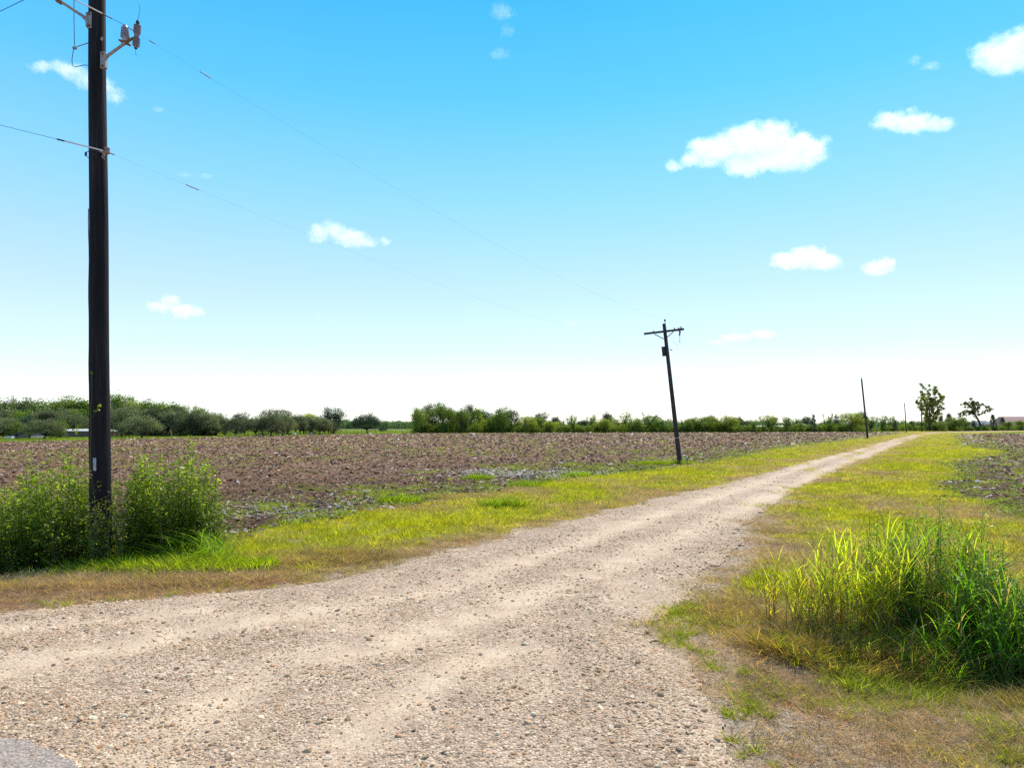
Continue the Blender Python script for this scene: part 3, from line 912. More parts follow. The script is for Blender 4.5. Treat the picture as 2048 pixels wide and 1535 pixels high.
def grass_clump(name, cx, cy, rx, ry, n, h0, h1, w, colA, colB, seed, label, curl=0.45, lean=0.3, dead=0.12, canes=0, cat="tall grass"):
    q = np.random.default_rng(seed)
    root = empty(name, (cx, cy, float(gz(np.array([cx]), np.array([cy]))[0])))
    tag(root, label, cat)
    V, Q, B = blades(n=n, rad=1.0, h0=h0, h1=h1, w=w, curl=curl, lean=lean, seg=6, seed=seed)
    k = 14
    Vn = V.reshape(k, n, 3)
    bx, by = (Vn[0, :, 0] + Vn[1, :, 0]) / 2, (Vn[0, :, 1] + Vn[1, :, 1]) / 2
    ncen = max(6, n // 22)
    ca, cr = q.uniform(0, 6.28, ncen), np.sqrt(q.uniform(0, 1, ncen))
    ci = q.integers(0, ncen, n)
    bx2, by2 = (cr * np.cos(ca))[ci] + q.normal(0, 0.07, n), (cr * np.sin(ca))[ci] + q.normal(0, 0.07, n)
    nx, ny = cx + bx2 * rx, cy + by2 * ry
    rr0 = np.minimum(np.hypot(bx2, by2), 1)
    # blades leave the cane at different heights
    lift = q.uniform(0, 0.5, n) * h1 * (q.uniform(0, 1, n) < 0.55)
    rr = rr0
    hs = (1 - 0.35 * rr ** 2) * (0.75 + 0.4 * vn(nx * 3, ny * 3, seed))
    out = Vn.copy()
    out[:, :, 0] = (Vn[:, :, 0] - bx[None]) * hs + nx[None]
    out[:, :, 1] = (Vn[:, :, 1] - by[None]) * hs + ny[None]
    out[:, :, 2] = Vn[:, :, 2] * hs * np.where(lift > 0, 0.62, 1.0) + lift * hs + gz(nx, ny)[None] - 0.02
    t = q.uniform(0, 1, n)[:, None]
    C = np.array(colA)[None] * (1 - t) + np.array(colB)[None] * t
    dm = q.uniform(0, 1, n) < dead
    C[dm] = np.array((0.36, 0.25, 0.12))
    C = C * q.uniform(0.7, 1.25, (n, 1))
    fast_mesh("blades", out.reshape(-1, 3), Q, M_weed, root, attrs={"bv": 0.25 + 0.5 * B}, cattrs={"col": np.tile(C, (k, 1))})
    if canes:
        mb = MB()
        for _ in range(canes):
            a, r = q.uniform(0, 6.28), math.sqrt(q.uniform(0, 1)) * 0.9
            x, y = cx + rx * r * math.cos(a), cy + ry * r * math.sin(a)
            z = float(gz(np.array([x]), np.array([y]))[0])
            h = q.uniform(0.35, 0.72) * h1 * 0.8
            dx, dy = q.normal(0, 0.08), q.normal(0, 0.08)
            mb.tube([(x, y, z - .02), (x + dx * .5, y + dy * .5, z + h * .5), (x + dx, y + dy, z + h)], [0.006, 0.005, 0.003], 4, cap=False)
        mb.build("canes", M_redstem, root)
    return root

YG1, YG2 = (0.72, 0.68, 0.05), (0.44, 0.54, 0.04)
def cane_stand(name, cx, cy, rx, ry, n, h0, h1, colA, colB, seed, label, w=0.016, ll=0.36, cat="tall grass"):
    """a stand of leafy canes: each stem carries long arching blades on alternate sides"""
    q = np.random.default_rng(seed)
    root = empty(name, (cx, cy, float(gz(np.array([cx]), np.array([cy]))[0])))
    tag(root, label, cat)
    mb = MB()
    V, Q, B, C = [], [], [], []
    S = 7
    for i in range(n):
        a, r_ = q.uniform(0, 6.28), math.sqrt(q.uniform(0, 1))
        x, y = cx + rx * r_ * math.cos(a), cy + ry * r_ * math.sin(a)
        z = float(gz(np.array([x]), np.array([y]))[0]) - 0.02
        h = q.uniform(h0, h1) * (1 - 0.12 * r_ ** 2) * (0.8 + 0.4 * float(vn(np.array([x * 2.3]), np.array([y * 2.3]), seed)[0]))
        dx, dy = q.normal(0, 0.13) * h, q.normal(0, 0.13) * h
        dead_c = q.uniform() < 0.16
        st = lambda t: np.array([x + dx * t ** 1.5, y + dy * t ** 1.5, z + h * 0.88 * t])
        mb.tube([st(0), st(.35), st(.7), st(1)], [0.0055, 0.0048, 0.0036, 0.002], 4, cap=False)
        base = np.array(colA) * (1 - (k := q.uniform(0, 1))) + np.array(colB) * k
        if dead_c: base = np.array((0.42, 0.30, 0.14))
        az = q.uniform(0, 6.28)
        nl = int(7 + h * 7)
        for j in range(nl):
            t = 0.08 + 0.92 * (j + q.uniform(0, .8)) / nl
            az += math.pi + q.normal(0, 0.5)
            L_ = ll * q.uniform(0.55, 1.15) * (0.75 + 0.5 * math.sin(math.pi * min(t, 1)))
            p0 = st(min(t, 1)); up = q.uniform(0.75, 1.3) * (0.65 + 0.75 * t)
            droop = q.uniform(0.1, 1.1)
            ww = w * q.uniform(0.6, 1.2)
            d2 = np.array([math.cos(az), math.sin(az), 0.0]); sd_ = np.array([-math.sin(az), math.cos(az), q.normal(0, .5)])
            sd_ = sd_ / np.linalg.norm(sd_)
            tt = np.linspace(0, 1, S)
            ax = p0[None] + d2[None] * (L_ * (0.35 * tt + 0.45 * tt ** 1.6))[:, None] + np.array([0, 0, 1.0])[None] * (L_ * (up * tt - droop * 0.62 * tt ** 2.2))[:, None]
            wd = ww * 0.5 * np.minimum(1, 4 * tt + 0.4) * (1 - tt ** 2.2) + 0.0005
            o0 = sum(len(v) for v in V)
            V.append(np.stack([ax - sd_[None] * wd[:, None], ax + sd_[None] * wd[:, None]], 1).reshape(-1, 3))
            ids = o0 + 2 * np.arange(S - 1)
            Q.append(np.stack([ids, ids + 1, ids + 3, ids + 2], -1))
            cc = base * q.uniform(0.7, 1.25)
            if q.uniform() < (0.45 if t < 0.4 else 0.07): cc = np.array((0.46, 0.31, 0.13)) * q.uniform(.6, 1.1)
            C.append(np.tile(cc, (2 * S, 1))); B.append(np.full(2 * S, q.uniform(.3, .75)))
    fast_mesh("blades", np.concatenate(V), np.concatenate(Q), M_weed, root, attrs={"bv": np.concatenate(B)}, cattrs={"col": np.concatenate(C)})
    mesh_obj("canes", mb.V, mb.F, M_redstem, root)
    return root
cane_stand("tall_grass_clump", 3.95, 8.1, 0.66, 0.50, 105, 0.50, 1.26, YG1, YG2, 12, "tall yellow-green cane grass standing right of the road mouth")
cane_stand("tall_grass_clump", 4.95, 8.1, 0.78, 0.50, 100, 0.50, 1.24, (0.48, 0.52, 0.045), (0.26, 0.41, 0.035), 22, "tall green cane grass joining the yellow-green stand to the feathery weeds")
cane_stand("tall_grass_clump", 3.25, 8.15, 0.18, 0.30, 12, 0.55, 0.95, YG1, (0.46, 0.34, 0.04), 13, "a few lone cane stalks nearest the gravel road", ll=0.28, w=0.013)
cane_stand("tall_grass_clump", 5.2, 7.2, 0.75, 0.40, 60, 0.45, 0.95, (0.24, 0.42, 0.02), (0.12, 0.28, 0.015), 23, "broad-bladed dark green grass among the weeds at the right edge", ll=0.34, w=0.014)
grass_clump("tall_grass_clump", 4.55, 7.1, 0.66, 0.38, 340, 0.30, 0.80, 0.011, (0.22, 0.36, 0.02), (0.11, 0.25, 0.015), 14, "arching green long grass in front of the feathery weeds", canes=0, curl=0.55, lean=0.35, dead=0.14)
grass_clump("tall_grass_clump", -5.55, 12.05, 0.80, 0.40, 420, 0.35, 0.85, 0.014, (0.34, 0.44, 0.02), (0.18, 0.36, 0.02), 15, "bright green long grass at the right foot of the roadside bush", canes=0, curl=0.8, lean=0.45, dead=0.05)
grass_clump("tall_grass_clump", -9.0, 10.35, 0.9, 0.3, 260, 0.20, 0.50, 0.012, (0.34, 0.44, 0.02), (0.18, 0.36, 0.02), 16, "low bright grass in the ditch at the left edge", canes=0, curl=0.8, dead=0.02)

# understorey of scruffy weeds round the clumps (nobody could count it)
def make_scrub():
    q = np.random.default_rng(5)
    X, Y, S, C, Hs, Vr = [], [], [], [], [], []
    def patch(cx, cy, rx, ry, n, s0, s1, c, var, hs=1.0):
        a, r = q.uniform(0, 6.28, n), np.sqrt(q.uniform(0, 1, n))
        X.append(cx + rx * r * np.cos(a)); Y.append(cy + ry * r * np.sin(a)); S.append(q.uniform(s0, s1, n))
        C.append(np.array(c)[None] * q.uniform(0.7, 1.3, (n, 1))); Hs.append(np.full(n, hs)); Vr.append(q.choice(var, n))
    patch(3.9, 7.4, 1.2, 0.50, 620, 0.8, 1.9, (0.42, 0.27, 0.09), [3, 4])
    patch(3.9, 7.3, 1.2, 0.60, 200, 0.8, 1.6, (0.40, 0.42, 0.03), [2, 5])
    patch(4.4, 6.55, 1.2, 0.35, 420, 0.8, 1.6, (0.28, 0.30, 0.03), [0, 2, 5])
    patch(5.3, 6.1, 1.1, 0.30, 300, 0.9, 1.7, (0.32, 0.23, 0.06), [3, 4, 5])
    patch(-7.2, 11.4, 2.6, 0.45, 520, 0.9, 1.9, (0.26, 0.30, 0.025), [0, 2, 5])
    patch(-5.6, 11.5, 1.5, 0.45, 360, 1.0, 2.2, (0.36, 0.42, 0.02), [2, 5])
    patch(-7.0, 10.7, 3.2, 0.55, 900, 0.8, 1.6, (0.52, 0.35, 0.23), [3, 4])
    patch(-3.6, 12.4, 1.4, 0.6, 160, 1.0, 1.7, (0.44, 0.30, 0.12), [3, 4])
    patch(3.0, 8.4, 0.7, 1.1, 180, 0.9, 1.5, (0.46, 0.31, 0.14), [3, 4])
    patch(5.2, 9.8, 1.8, 1.0, 200, 1.2, 2.0, (0.40, 0.40, 0.02), [2, 0])
    for cx, cy in ((8.9, 41.5), (9.6, 41.9), (8.1, 41.4), (10.6, 42.0), (-1.5, 30.0), (3.0, 32.0), (-3.5, 21.0), (0.5, 26.5), (-0.3, 20.2)):
        patch(cx, cy, 0.6, 0.3, 26, 1.6, 2.8, (0.28, 0.36, 0.02), [2, 5])
    X, Y, S, C, Vr = map(np.concatenate, (X, Y, S, C, Vr))
    n = len(X)
    k = sdist(ROAD, X, Y, 0.55) < -0.1
    X, Y, S, C, Vr = X[k], Y[k], S[k], C[k], Vr[k]; n = len(X)
    scatter("undergrowth", np.stack([X, Y, gz(X, Y)], -1), np.stack([q.normal(0, .12, n), q.normal(0, .12, n), q.uniform(0, 6.28, n)], -1),
            np.stack([S, S, S], -1), C, Vr, tufts, "scruffy longer grass round the feet of the roadside weeds", "undergrowth")
make_scrub()

# ------------------------------------------------------------------ trees
def crown_pts(kind, q, n):
    """cluster centres in a unit crown (x,y in -.5..+.5, z 0..1) and their spread"""
    C, S = [], []
    if kind == 'oak':          # broad dome, flat dark underside
        for _ in range(n):
            a, u = q.uniform(0, 6.28), q.uniform(0, 1)
            r = 0.44 * math.sqrt(u); rr = r / 0.46
            top = math.sqrt(max(0, 1 - rr ** 2.4))
            z = 0.24 + 0.70 * top * q.uniform(0.0, 1) ** 0.35 + (0.05 * q.normal())
            C.append((r * math.cos(a), r * math.sin(a), max(z, 0.22))); S.append(q.uniform(0.04, 0.075))
    elif kind == 'round':      # full irregular broadleaf, foliage near the ground
        lob = [(q.uniform(-.25, .25), q.uniform(-.25, .25), q.uniform(.35, .78), q.uniform(.18, .28)) for _ in range(8)]
        for _ in range(n):
            lx, ly, lz, lr = lob[q.integers(0, 8)]
            v = q.normal(0, 1, 3); v /= np.linalg.norm(v); v *= lr * q.uniform(0.5, 1)
            C.append((lx + v[0], ly + v[1], min(max(lz + v[2] * 0.9, 0.08), 1.0))); S.append(q.uniform(0.035, 0.065))
        for _ in range(n // 5):
            a, r = q.uniform(0, 6.28), q.uniform(0, .38)
            C.append((r * math.cos(a), r * math.sin(a), q.uniform(0.02, 0.35))); S.append(0.06)
    elif kind == 'airy':       # wispy: clusters along upright limbs with gaps
        for b in range(9):
            a = q.uniform(0, 6.28); tip = q.uniform(.12, .42); zt = q.uniform(.62, 1.0) - tip * 0.3
            m = n // 9
            for j in range(m):
                t = q.uniform(0.2, 1)
                C.append((math.cos(a) * tip * t ** 1.2 + q.normal(0, .025), math.sin(a) * tip * t ** 1.2 + q.normal(0, .025), 0.18 + (zt - 0.18) * t + q.normal(0, .025))); S.append(q.uniform(0.018, 0.038))
    elif kind == 'cone':       # cedar
        for _ in range(n):
            z = q.uniform(0.0, 1) ** 1.15; r = 0.46 * (1 - z) ** 0.75 * q.uniform(0.5, 1) + 0.02
            a = q.uniform(0, 6.28)
            C.append((r * math.cos(a), r * math.sin(a), z)); S.append(q.uniform(0.03, 0.06))
    elif kind == 'shrub':
        for _ in range(n):
            a, r = q.uniform(0, 6.28), 0.48 * math.sqrt(q.uniform(0, 1))
            z = q.uniform(0, 1) * math.sqrt(max(0, 1 - (r / .52) ** 2))
            C.append((r * math.cos(a), r * math.sin(a), z)); S.append(q.uniform(0.04, 0.07))
    return np.array(C), np.array(S)

def tree_proto(kind, seed, Wd, H, ncl, nleaf, leaf):
    """trunk and crown meshes of one kind, real size Wd x H metres"""
    q = np.random.default_rng(seed)
    C, S = crown_pts(kind, q, ncl)
    i = q.integers(0, len(C), nleaf)
    P = C[i] + q.normal(0, 1, (nleaf, 3)) * S[i][:, None]
    P[:, 2] = np.maximum(P[:, 2], 0.01 if kind != 'oak' else 0.16)
    lo, hi = np.percentile(P, 1.5, 0), np.percentile(P, 98.5, 0)
    half = max(hi[0], hi[1], -lo[0], -lo[1])
    kx, kz = 0.5 / half, 1.0 / hi[2]
    P = P * np.array((kx, kx, kz)); C = C * np.array((kx, kx, kz))
    P = P * np.array((Wd, Wd, H))
    V, Q = leaf_quads(P, leaf, q, 0.35, 1.4)
    cb = q.uniform(0.2, 0.8, len(C))[i] * 0.55 + q.uniform(0, 1, nleaf) * 0.45
    crown = fast_mesh("crown", V, Q, M_leaf, link=False, attrs={"bv": np.repeat(cb, 4)})
    mb = MB()
    fork = {'oak': 0.2, 'round': 0.2, 'airy': 0.16, 'cone': 0.4, 'shrub': 0.1}[kind] * H
    tr = max(0.018 * H + 0.012 * Wd, 0.05)
    lean = Vector((q.normal(0, .04), q.normal(0, .04), 0)) * H
    top = Vector((0, 0, fork)) + lean
    mb.tube([(0, 0, -0.1), (lean.x * .3, lean.y * .3, fork * .5), top], [tr * 1.35, tr, tr * 0.85], 7)
    sel = q.permutation(len(C))[:14 if kind != 'airy' else 26]
    for j in sel:
        e = Vector(C[j] * np.array((Wd, Wd, H)) * np.array((.92, .92, .95)))
        if e.z < fork: continue
        m = top.lerp(e, 0.5) + Vector((0, 0, 0.06 * H * q.uniform(-.4, 1)))
        mb.tube([top, m, e], [tr * 0.55, tr * 0.3, tr * 0.08], 5, cap=False)
    trunk = mesh_obj("trunk", mb.V, mb.F, M_bark, link=False)
    return trunk, crown, Wd, H

PROTO = {}
def protos():
    for k in range(4): PROTO['oak', k] = tree_proto('oak', 100 + k, 7.5, 5.8, 150, 5200, 0.30)
    for k in range(4): PROTO['round', k] = tree_proto('round', 120 + k, 7.0, 9.0, 150, 4600, 0.36)
    for k in range(3): PROTO['airy', k] = tree_proto('airy', 140 + k, 6.0, 8.0, 150, 1700, 0.34)
    for k in range(2): PROTO['cone', k] = tree_proto('cone', 160 + k, 3.6, 6.5, 110, 2200, 0.30)
    for k in range(2): PROTO['shrub', k] = tree_proto('shrub', 170 + k, 4.0, 3.0, 90, 1700, 0.30)
protos()
NAMES = {'oak': "oak_tree", 'round': "broadleaf_tree", 'airy': "thin_tree", 'cone': "cedar_tree", 'shrub': "shrub"}
LABELS = set()
def tree(px, base, top, wpx, kind, c, label, group, cat="tree", Y=None, k=None):
    Y = Y or YG(base)
    zb = 0.0
    trunk, crown, Wd, H = PROTO[kind, (k if k is not None else random.randrange(99)) % {'oak': 4, 'round': 4, 'airy': 3, 'cone': 2, 'shrub': 2}[kind]]
    h = CH + (HZ - top + (2.5 if 825 < px < 1740 else 0)) * Y / F
    w = wpx * Y / F
    root = empty(NAMES[kind], ((px - CX) * Y / F, Y, zb), (0, 0, random.uniform(0, 6.28)))
    if label in LABELS: print("DUPLICATE LABEL", label)
    LABELS.add(label)
    tag(root, label, cat, group)
    for src in (trunk, crown):
        o = src.copy()
        o.parent = root
        kw = 1.16 if kind == 'oak' else 1.15
        o.scale = (w / Wd * kw, w / Wd * kw, h / H)
        v = random.uniform(0.85, 1.15)
        o.color = (c[0] * v, c[1] * v, c[2] * v, 1)
        col.objects.link(o)
    return root

OAK = (0.20, 0.215, 0.13); OAKD = (0.135, 0.145, 0.095); GRN = (0.18, 0.255, 0.055); YGR = (0.36, 0.40, 0.065); MIDG = (0.23, 0.29, 0.07)
BLU = (0.095, 0.13, 0.095); PALE = (0.34, 0.36, 0.14)
POLE = "the tall near pole"
# (px, base, top, width, kind, colour, words)
front = [(-45, 880, 832, 60, 'oak', OAK, "grey-green live oak"), (8, 878, 836, 50, 'oak', OAK, "grey-green live oak"), (36, 878, 846, 36, 'oak', GRN, "low green tree"),
         (58, 877, 834, 40, 'oak', BLU, "dark bluish oak"), (88, 879, 840, 58, 'oak', OAK, "round grey oak"), (121, 877, 842, 30, 'round', GRN, "bright green tree"),
         (148, 874, 829, 56, 'oak', OAK, "grey-green live oak"), (180, 873, 830, 46, 'oak', OAKD, "dark live oak")]
n = len(front)
for i, t in enumerate(front):
    tree(*t[:6], f"{t[6]} front row, {ORD[n - 1 - i]} left of {POLE}", "oaks along the far left field edge")
front = [(243, 875, 817, 56, 'oak', OAK, "large grey oak"), (283, 876.5, 833, 60, 'oak', OAK, "round oak on a dark trunk"), (325, 872.5, 840, 26, 'round', MIDG, "small lighter green tree"),
         (352, 871, 818, 46, 'oak', OAKD, "dark oak"), (392, 871, 832, 62, 'oak', OAK, "wide grey oak"), (432, 872, 829, 54, 'oak', OAK, "many-trunked oak"),
         (469, 873, 838, 40, 'oak', OAKD, "small dark oak"), (513, 872.5, 834, 46, 'oak', OAK, "oak with two thin trunks"), (541, 872.5, 832, 44, 'oak', OAKD, "dark oak"),
         (565, 871.5, 829, 46, 'oak', OAK, "thick-trunked oak"), (591, 869.5, 831, 36, 'oak', OAKD, "dark brownish oak"), (607, 869, 833, 38, 'oak', OAKD, "brownish oak"),
         (640, 869, 836, 44, 'oak', OAK, "grey oak"), (657, 868.5, 840, 30, 'oak', (0.11, 0.10, 0.07), "small brownish oak")]
for i, t in enumerate(front):
    tree(*t[:6], f"{t[6]} front row, {ORD[i]} right of {POLE}", "oaks along the far left field edge")
back = [(-30, 800, 62), (6, 796, 44), (40, 805, 56), (66, 801, 54), (96, 805, 58), (128, 798, 58), (160, 802, 56), (188, 804, 50)]
cs = [MIDG, OAK, GRN, OAK, GRN, MIDG, GRN, GRN]
ks = ['round', 'airy', 'round', 'round', 'oak', 'round', 'round', 'round']
for i, ((px, tp, w), c, kk) in enumerate(zip(back, cs, ks)):
    tree(px, 870, tp, w, kk, c, f"tall {'thin' if kk == 'airy' else 'green'} tree behind the oaks, {ORD[7 - i]} left of {POLE}", "tall trees behind the oaks")
back = [(228, 791, 42, GRN), (247, 793, 36, GRN), (266, 803, 40, YGR), (297, 803, 46, GRN), (322, 808, 44, MIDG), (346, 809, 48, GRN), (372, 814, 44, MIDG), (397, 818, 50, GRN), (482, 827, 36, BLU)]
for i, (px, tp, w, c) in enumerate(back):
    tree(px, 868.5, tp, w, 'round', c, f"tall {'yellow-green' if c == YGR else 'green'} tree behind the oaks, {ORD[i]} right of {POLE}", "tall trees behind the oaks")
for px, b, tp, w, kk, c, lb in [(557, 868, 820, 54, 'round', OAK, "taller grey-green tree behind the middle of the right oak row"),
                                (622, 867, 828, 38, 'round', YGR, "yellowish tree peering over the brownish oaks"),
                                (667, 868, 817, 48, 'round', BLU, "big dark blue-green tree ending the oak row"),
                                (734, 867, 829, 52, 'oak', BLU, "lone dark oak standing in the gap between the two woods"),
                                (766, 863, 850, 13, 'shrub', BLU, "small round dark bush right of the lone oak")]:
    tree(px, b, tp, w, kk, c, lb, None, cat="bush" if kk == 'shrub' else "tree")

def hb(px):       # foot of the far hedge line
    return float(np.interp(px, [825, 1220, 1700, 2048, 2600], [866.6, 865.6, 864.4, 860.9, 857.5]))
fill = [(-40, 822, 50), (-10, 824, 48), (22, 820, 46), (50, 822, 46), (80, 820, 50), (106, 822, 46), (134, 818, 50), (166, 819, 48)]
for i, (px, tp, w) in enumerate(fill):
    tree(px, 873, tp, w, 'round' if i % 3 else 'oak', [OAK, OAKD, OAK, GRN][i % 4], f"middle-height tree wedged behind the front oaks, {ORD[7 - i]} left of {POLE}", "middle row of the left wood")
fill = [(224, 816, 46), (258, 812, 44), (284, 820, 48), (308, 818, 44), (334, 822, 44), (362, 824, 46), (385, 826, 40), (413, 828, 44), (450, 839, 34), (490, 838, 34), (526, 836, 34), (552, 834, 34), (577, 836, 32), (600, 838, 32), (624, 839, 30), (650, 842, 30)]
for i, (px, tp, w) in enumerate(fill):
    tree(px, 873 - max(0, (px - 400) * 0.018), tp, w, 'oak' if i % 2 else 'round', [OAKD, OAK, OAK][i % 3], f"middle-height tree wedged behind the front oaks, {ORD[i]} right of {POLE}", "middle row of the left wood")
hedge = [(832, 820, 34, 'round', MIDG), (851, 822, 30, 'round', MIDG), (866, 811, 42, 'round', (0.11, 0.13, 0.06)), (889, 813, 36, 'round', GRN), (903, 822, 26, 'round', GRN), (916, 834, 26, 'round', YGR),
         (924, 823, 34, 'round', MIDG), (941, 814, 36, 'round', (0.12, 0.15, 0.06)), (955, 821, 34, 'cone', YGR), (967, 824, 36, 'round', BLU), (985, 833, 24, 'round', MIDG), (991, 834, 34, 'round', YGR),
         (1005, 819, 34, 'round', GRN), (1021, 824, 26, 'round', (0.09, 0.12, 0.05)), (1036, 838, 30, 'airy', PALE), (1055, 836, 32, 'round', YGR), (1072, 836, 30, 'round', MIDG), (1083, 829, 30, 'round', BLU),
         (1097, 845, 22, 'round', YGR), (1111, 837, 22, 'oak', BLU), (1115, 847, 22, 'shrub', YGR), (1145, 833, 26, 'airy', MIDG), (1163, 843, 26, 'round', BLU), (1177, 833, 30, 'airy', PALE),
         (1208, 840, 30, 'round', YGR), (1217, 829, 20, 'round', BLU), (1246, 828, 48, 'airy', PALE), (1270, 839, 30, 'round', MIDG), (1290, 829, 34, 'airy', GRN), (1307, 835, 30, 'round', GRN), (1326, 841, 34, 'round', GRN)]
N_ = len(hedge)
look = {tuple(MIDG): "green", tuple(GRN): "deep green", tuple(YGR): "yellow-green", tuple(BLU): "dark", tuple(PALE): "pale"}
zone = [("the hedge's dense left end", 12), ("the hedge's middle stretch", 12), ("the hedge just left of the leaning pole", 7)]
j = 0
for zn, m in zone:
    for i in range(m):
        px, tp, w, kk, c = hedge[j]; j += 1
        tree(px, hb(px), tp, w, kk, c, f"{look.get(tuple(c), 'greyish')} {'thin' if kk == 'airy' else 'bushy'} tree, {ORD[i]} from left in {zn}"[:120], "trees of the far hedge line", Y=YG(hb(px)) + (i % 3) * 5 + (25 if c == BLU else 0))
hedge2 = [(1372, 843, 26, 'round', GRN), (1396, 838, 42, 'round', MIDG), (1418, 835, 28, 'oak', BLU), (1447, 835, 54, 'round', YGR), (1476, 837, 24, 'oak', BLU), (1494, 845, 22, 'oak', BLU), (1508, 842, 16, 'airy', MIDG),
          (1540, 833, 36, 'airy', YGR), (1545, 836, 26, 'round', GRN), (1573, 837, 20, 'round', GRN), (1591, 840, 24, 'airy', GRN), (1613, 836, 20, 'oak', BLU), (1627, 832, 13, 'cone', BLU), (1652, 832, 22, 'airy', GRN), (1671, 830, 26, 'airy', BLU),
          (1705, 829, 38, 'round', YGR), (1722, 827, 24, 'oak', BLU)]
for i, (px, tp, w, kk, c) in enumerate(hedge2):
    tree(px, hb(px), tp, w, kk, c, f"{look[tuple(c)]} {'thin' if kk == 'airy' else 'bushy'} tree in the far hedge, {ORD[i]} right of the leaning pole", "trees of the far hedge line", Y=YG(hb(px)) + (i % 3) * 5 + (45 if c == BLU and kk == 'oak' else 0))
hedge3 = [(1743, 833, 24, 'airy', MIDG), (1766, 831, 20, 'airy', GRN), (1779, 832, 18, 'airy', MIDG), (1790, 840, 12, 'cone', BLU), (1823, 843, 16, 'cone', BLU), (1845, 842, 22, 'round', MIDG), (1874, 843, 26, 'round', MIDG),
          (1882, 833, 17, 'cone', BLU), (1897, 828, 20, 'cone', BLU), (1911, 834, 30, 'round', MIDG), (1928, 842, 22, 'round', GRN), (1947, 843, 10, 'cone', BLU), (1968, 846, 12, 'shrub', GRN), (1985, 830, 16, 'cone', BLU),
          (2005, 835, 16, 'cone', OAKD), (2017, 843, 16, 'round', GRN), (2041, 841, 20, 'round', MIDG), (2075, 838, 26, 'round', MIDG)]
for i, (px, tp, w, kk, c) in enumerate(hedge3):
    tree(px, hb(px), tp, w, kk, c, f"{look.get(tuple(c), 'dull green')} {dict(airy='thin tree', cone='pointed cedar', round='bushy tree', shrub='bush')[kk]}, {ORD[i]} right of the taller bare pole", "trees of the far hedge line", Y=YG(hb(px)) + (i % 3) * 4)

def wood_floor():
    q = np.random.default_rng(19)
    n = 420
    px = q.uniform(-260, 425, n); Yf = q.uniform(150, 200, n)
    qq = np.random.default_rng(66)
    srcs = []
    for k in range(2):
        C_, S_ = crown_pts('shrub', qq, 50)
        i = qq.integers(0, len(C_), 420)
        P = (C_[i] + qq.normal(0, 1, (420, 3)) * S_[i][:, None]) * np.array((4, 4, 3.2)); P[:, 2] = np.maximum(P[:, 2], 0.05)
        V, Q = leaf_quads(P, 0.36, qq, 0.3, 1.6)
        srcs.append(fast_mesh("scrub", V, Q, M_grass, link=False, attrs={"bv": np.repeat(qq.uniform(0.1, 0.9, 420), 4)}))
    c = np.tile(np.array((0.09, 0.11, 0.06)), (n, 1)) * q.uniform(0.7, 1.5, n)[:, None]
    scatter("wood_undergrowth", np.stack([(px - CX) * Yf / F, Yf, np.zeros(n)], -1), np.stack([np.zeros(n), np.zeros(n), q.uniform(0, 6.28, n)], -1),
            np.stack([q.uniform(.8, 1.5, n), q.uniform(.8, 1.5, n), q.uniform(.7, 1.7, n)], -1), c, q.integers(0, 2, n), srcs, "dark undergrowth filling the left wood behind the oak trunks", "undergrowth")
wood_floor()
# the big airy cottonwood and the leaning umbrella-shaped tree, each built for itself
def special_tree(name, px, base, limbs, trunk, twpx, c, label, nleaf, leaf, seed, Y=None):
    """limbs: list of pixel polylines with spread; trunk: polyline"""
    q = np.random.default_rng(seed)
    Y = Y or YG(base)
    root = empty(name, ((px - CX) * Y / F, Y, 0))
    tag(root, label, "tree")
    s = Y / F
    mb = MB()
    tp = [W(x, y, Y) for x, y in trunk]
    mb.tube(tp, list(np.linspace(twpx * s, twpx * s * 0.5, len(tp))), 8)
    P, B = [], []
    for pl, spread, wgt in limbs:
        dep = q.normal(0, 0.5) * 8 * s * (1 if len(pl) > 1 else 0)
        pts = [W(x, y, Y + dep * i / max(len(pl) - 1, 1) * 3) for i, (x, y) in enumerate(pl)]
        mb.tube(pts, list(np.linspace(twpx * s * 0.42, twpx * s * 0.06, len(pts))), 5, cap=False)
        m = int(nleaf * wgt)
        # leaf clumps strung along the limb with gaps between them
        ncl = max(6, int(len(pl) * 6.5))
        for _ in range(ncl):
            t = q.uniform(0.05, 1.0) * (len(pts) - 1); k = min(int(t), len(pts) - 2)
            cc = np.array(pts[k].lerp(pts[k + 1], t - k)) + q.normal(0, 1, 3) * np.array((1, 1.3, 1)) * spread * s
            P.append(cc[None] + q.normal(0, 1, (m // ncl + 1, 3)) * spread * s * 0.50)
            B.append(np.full(m // ncl + 1, q.uniform(0.15, 0.9)))
    P = np.concatenate(P); B = np.concatenate(B)
    V, Q = leaf_quads(P, leaf, q, 0.3, 1.35)
    o = fast_mesh("crown", V, Q, M_leaf, root, attrs={"bv": np.repeat(B * 0.6 + q.uniform(0, 0.4, len(P)), 4)})
    o.color = (*c, 1)
    mb.build("trunk", M_bark, root, True)
    return root
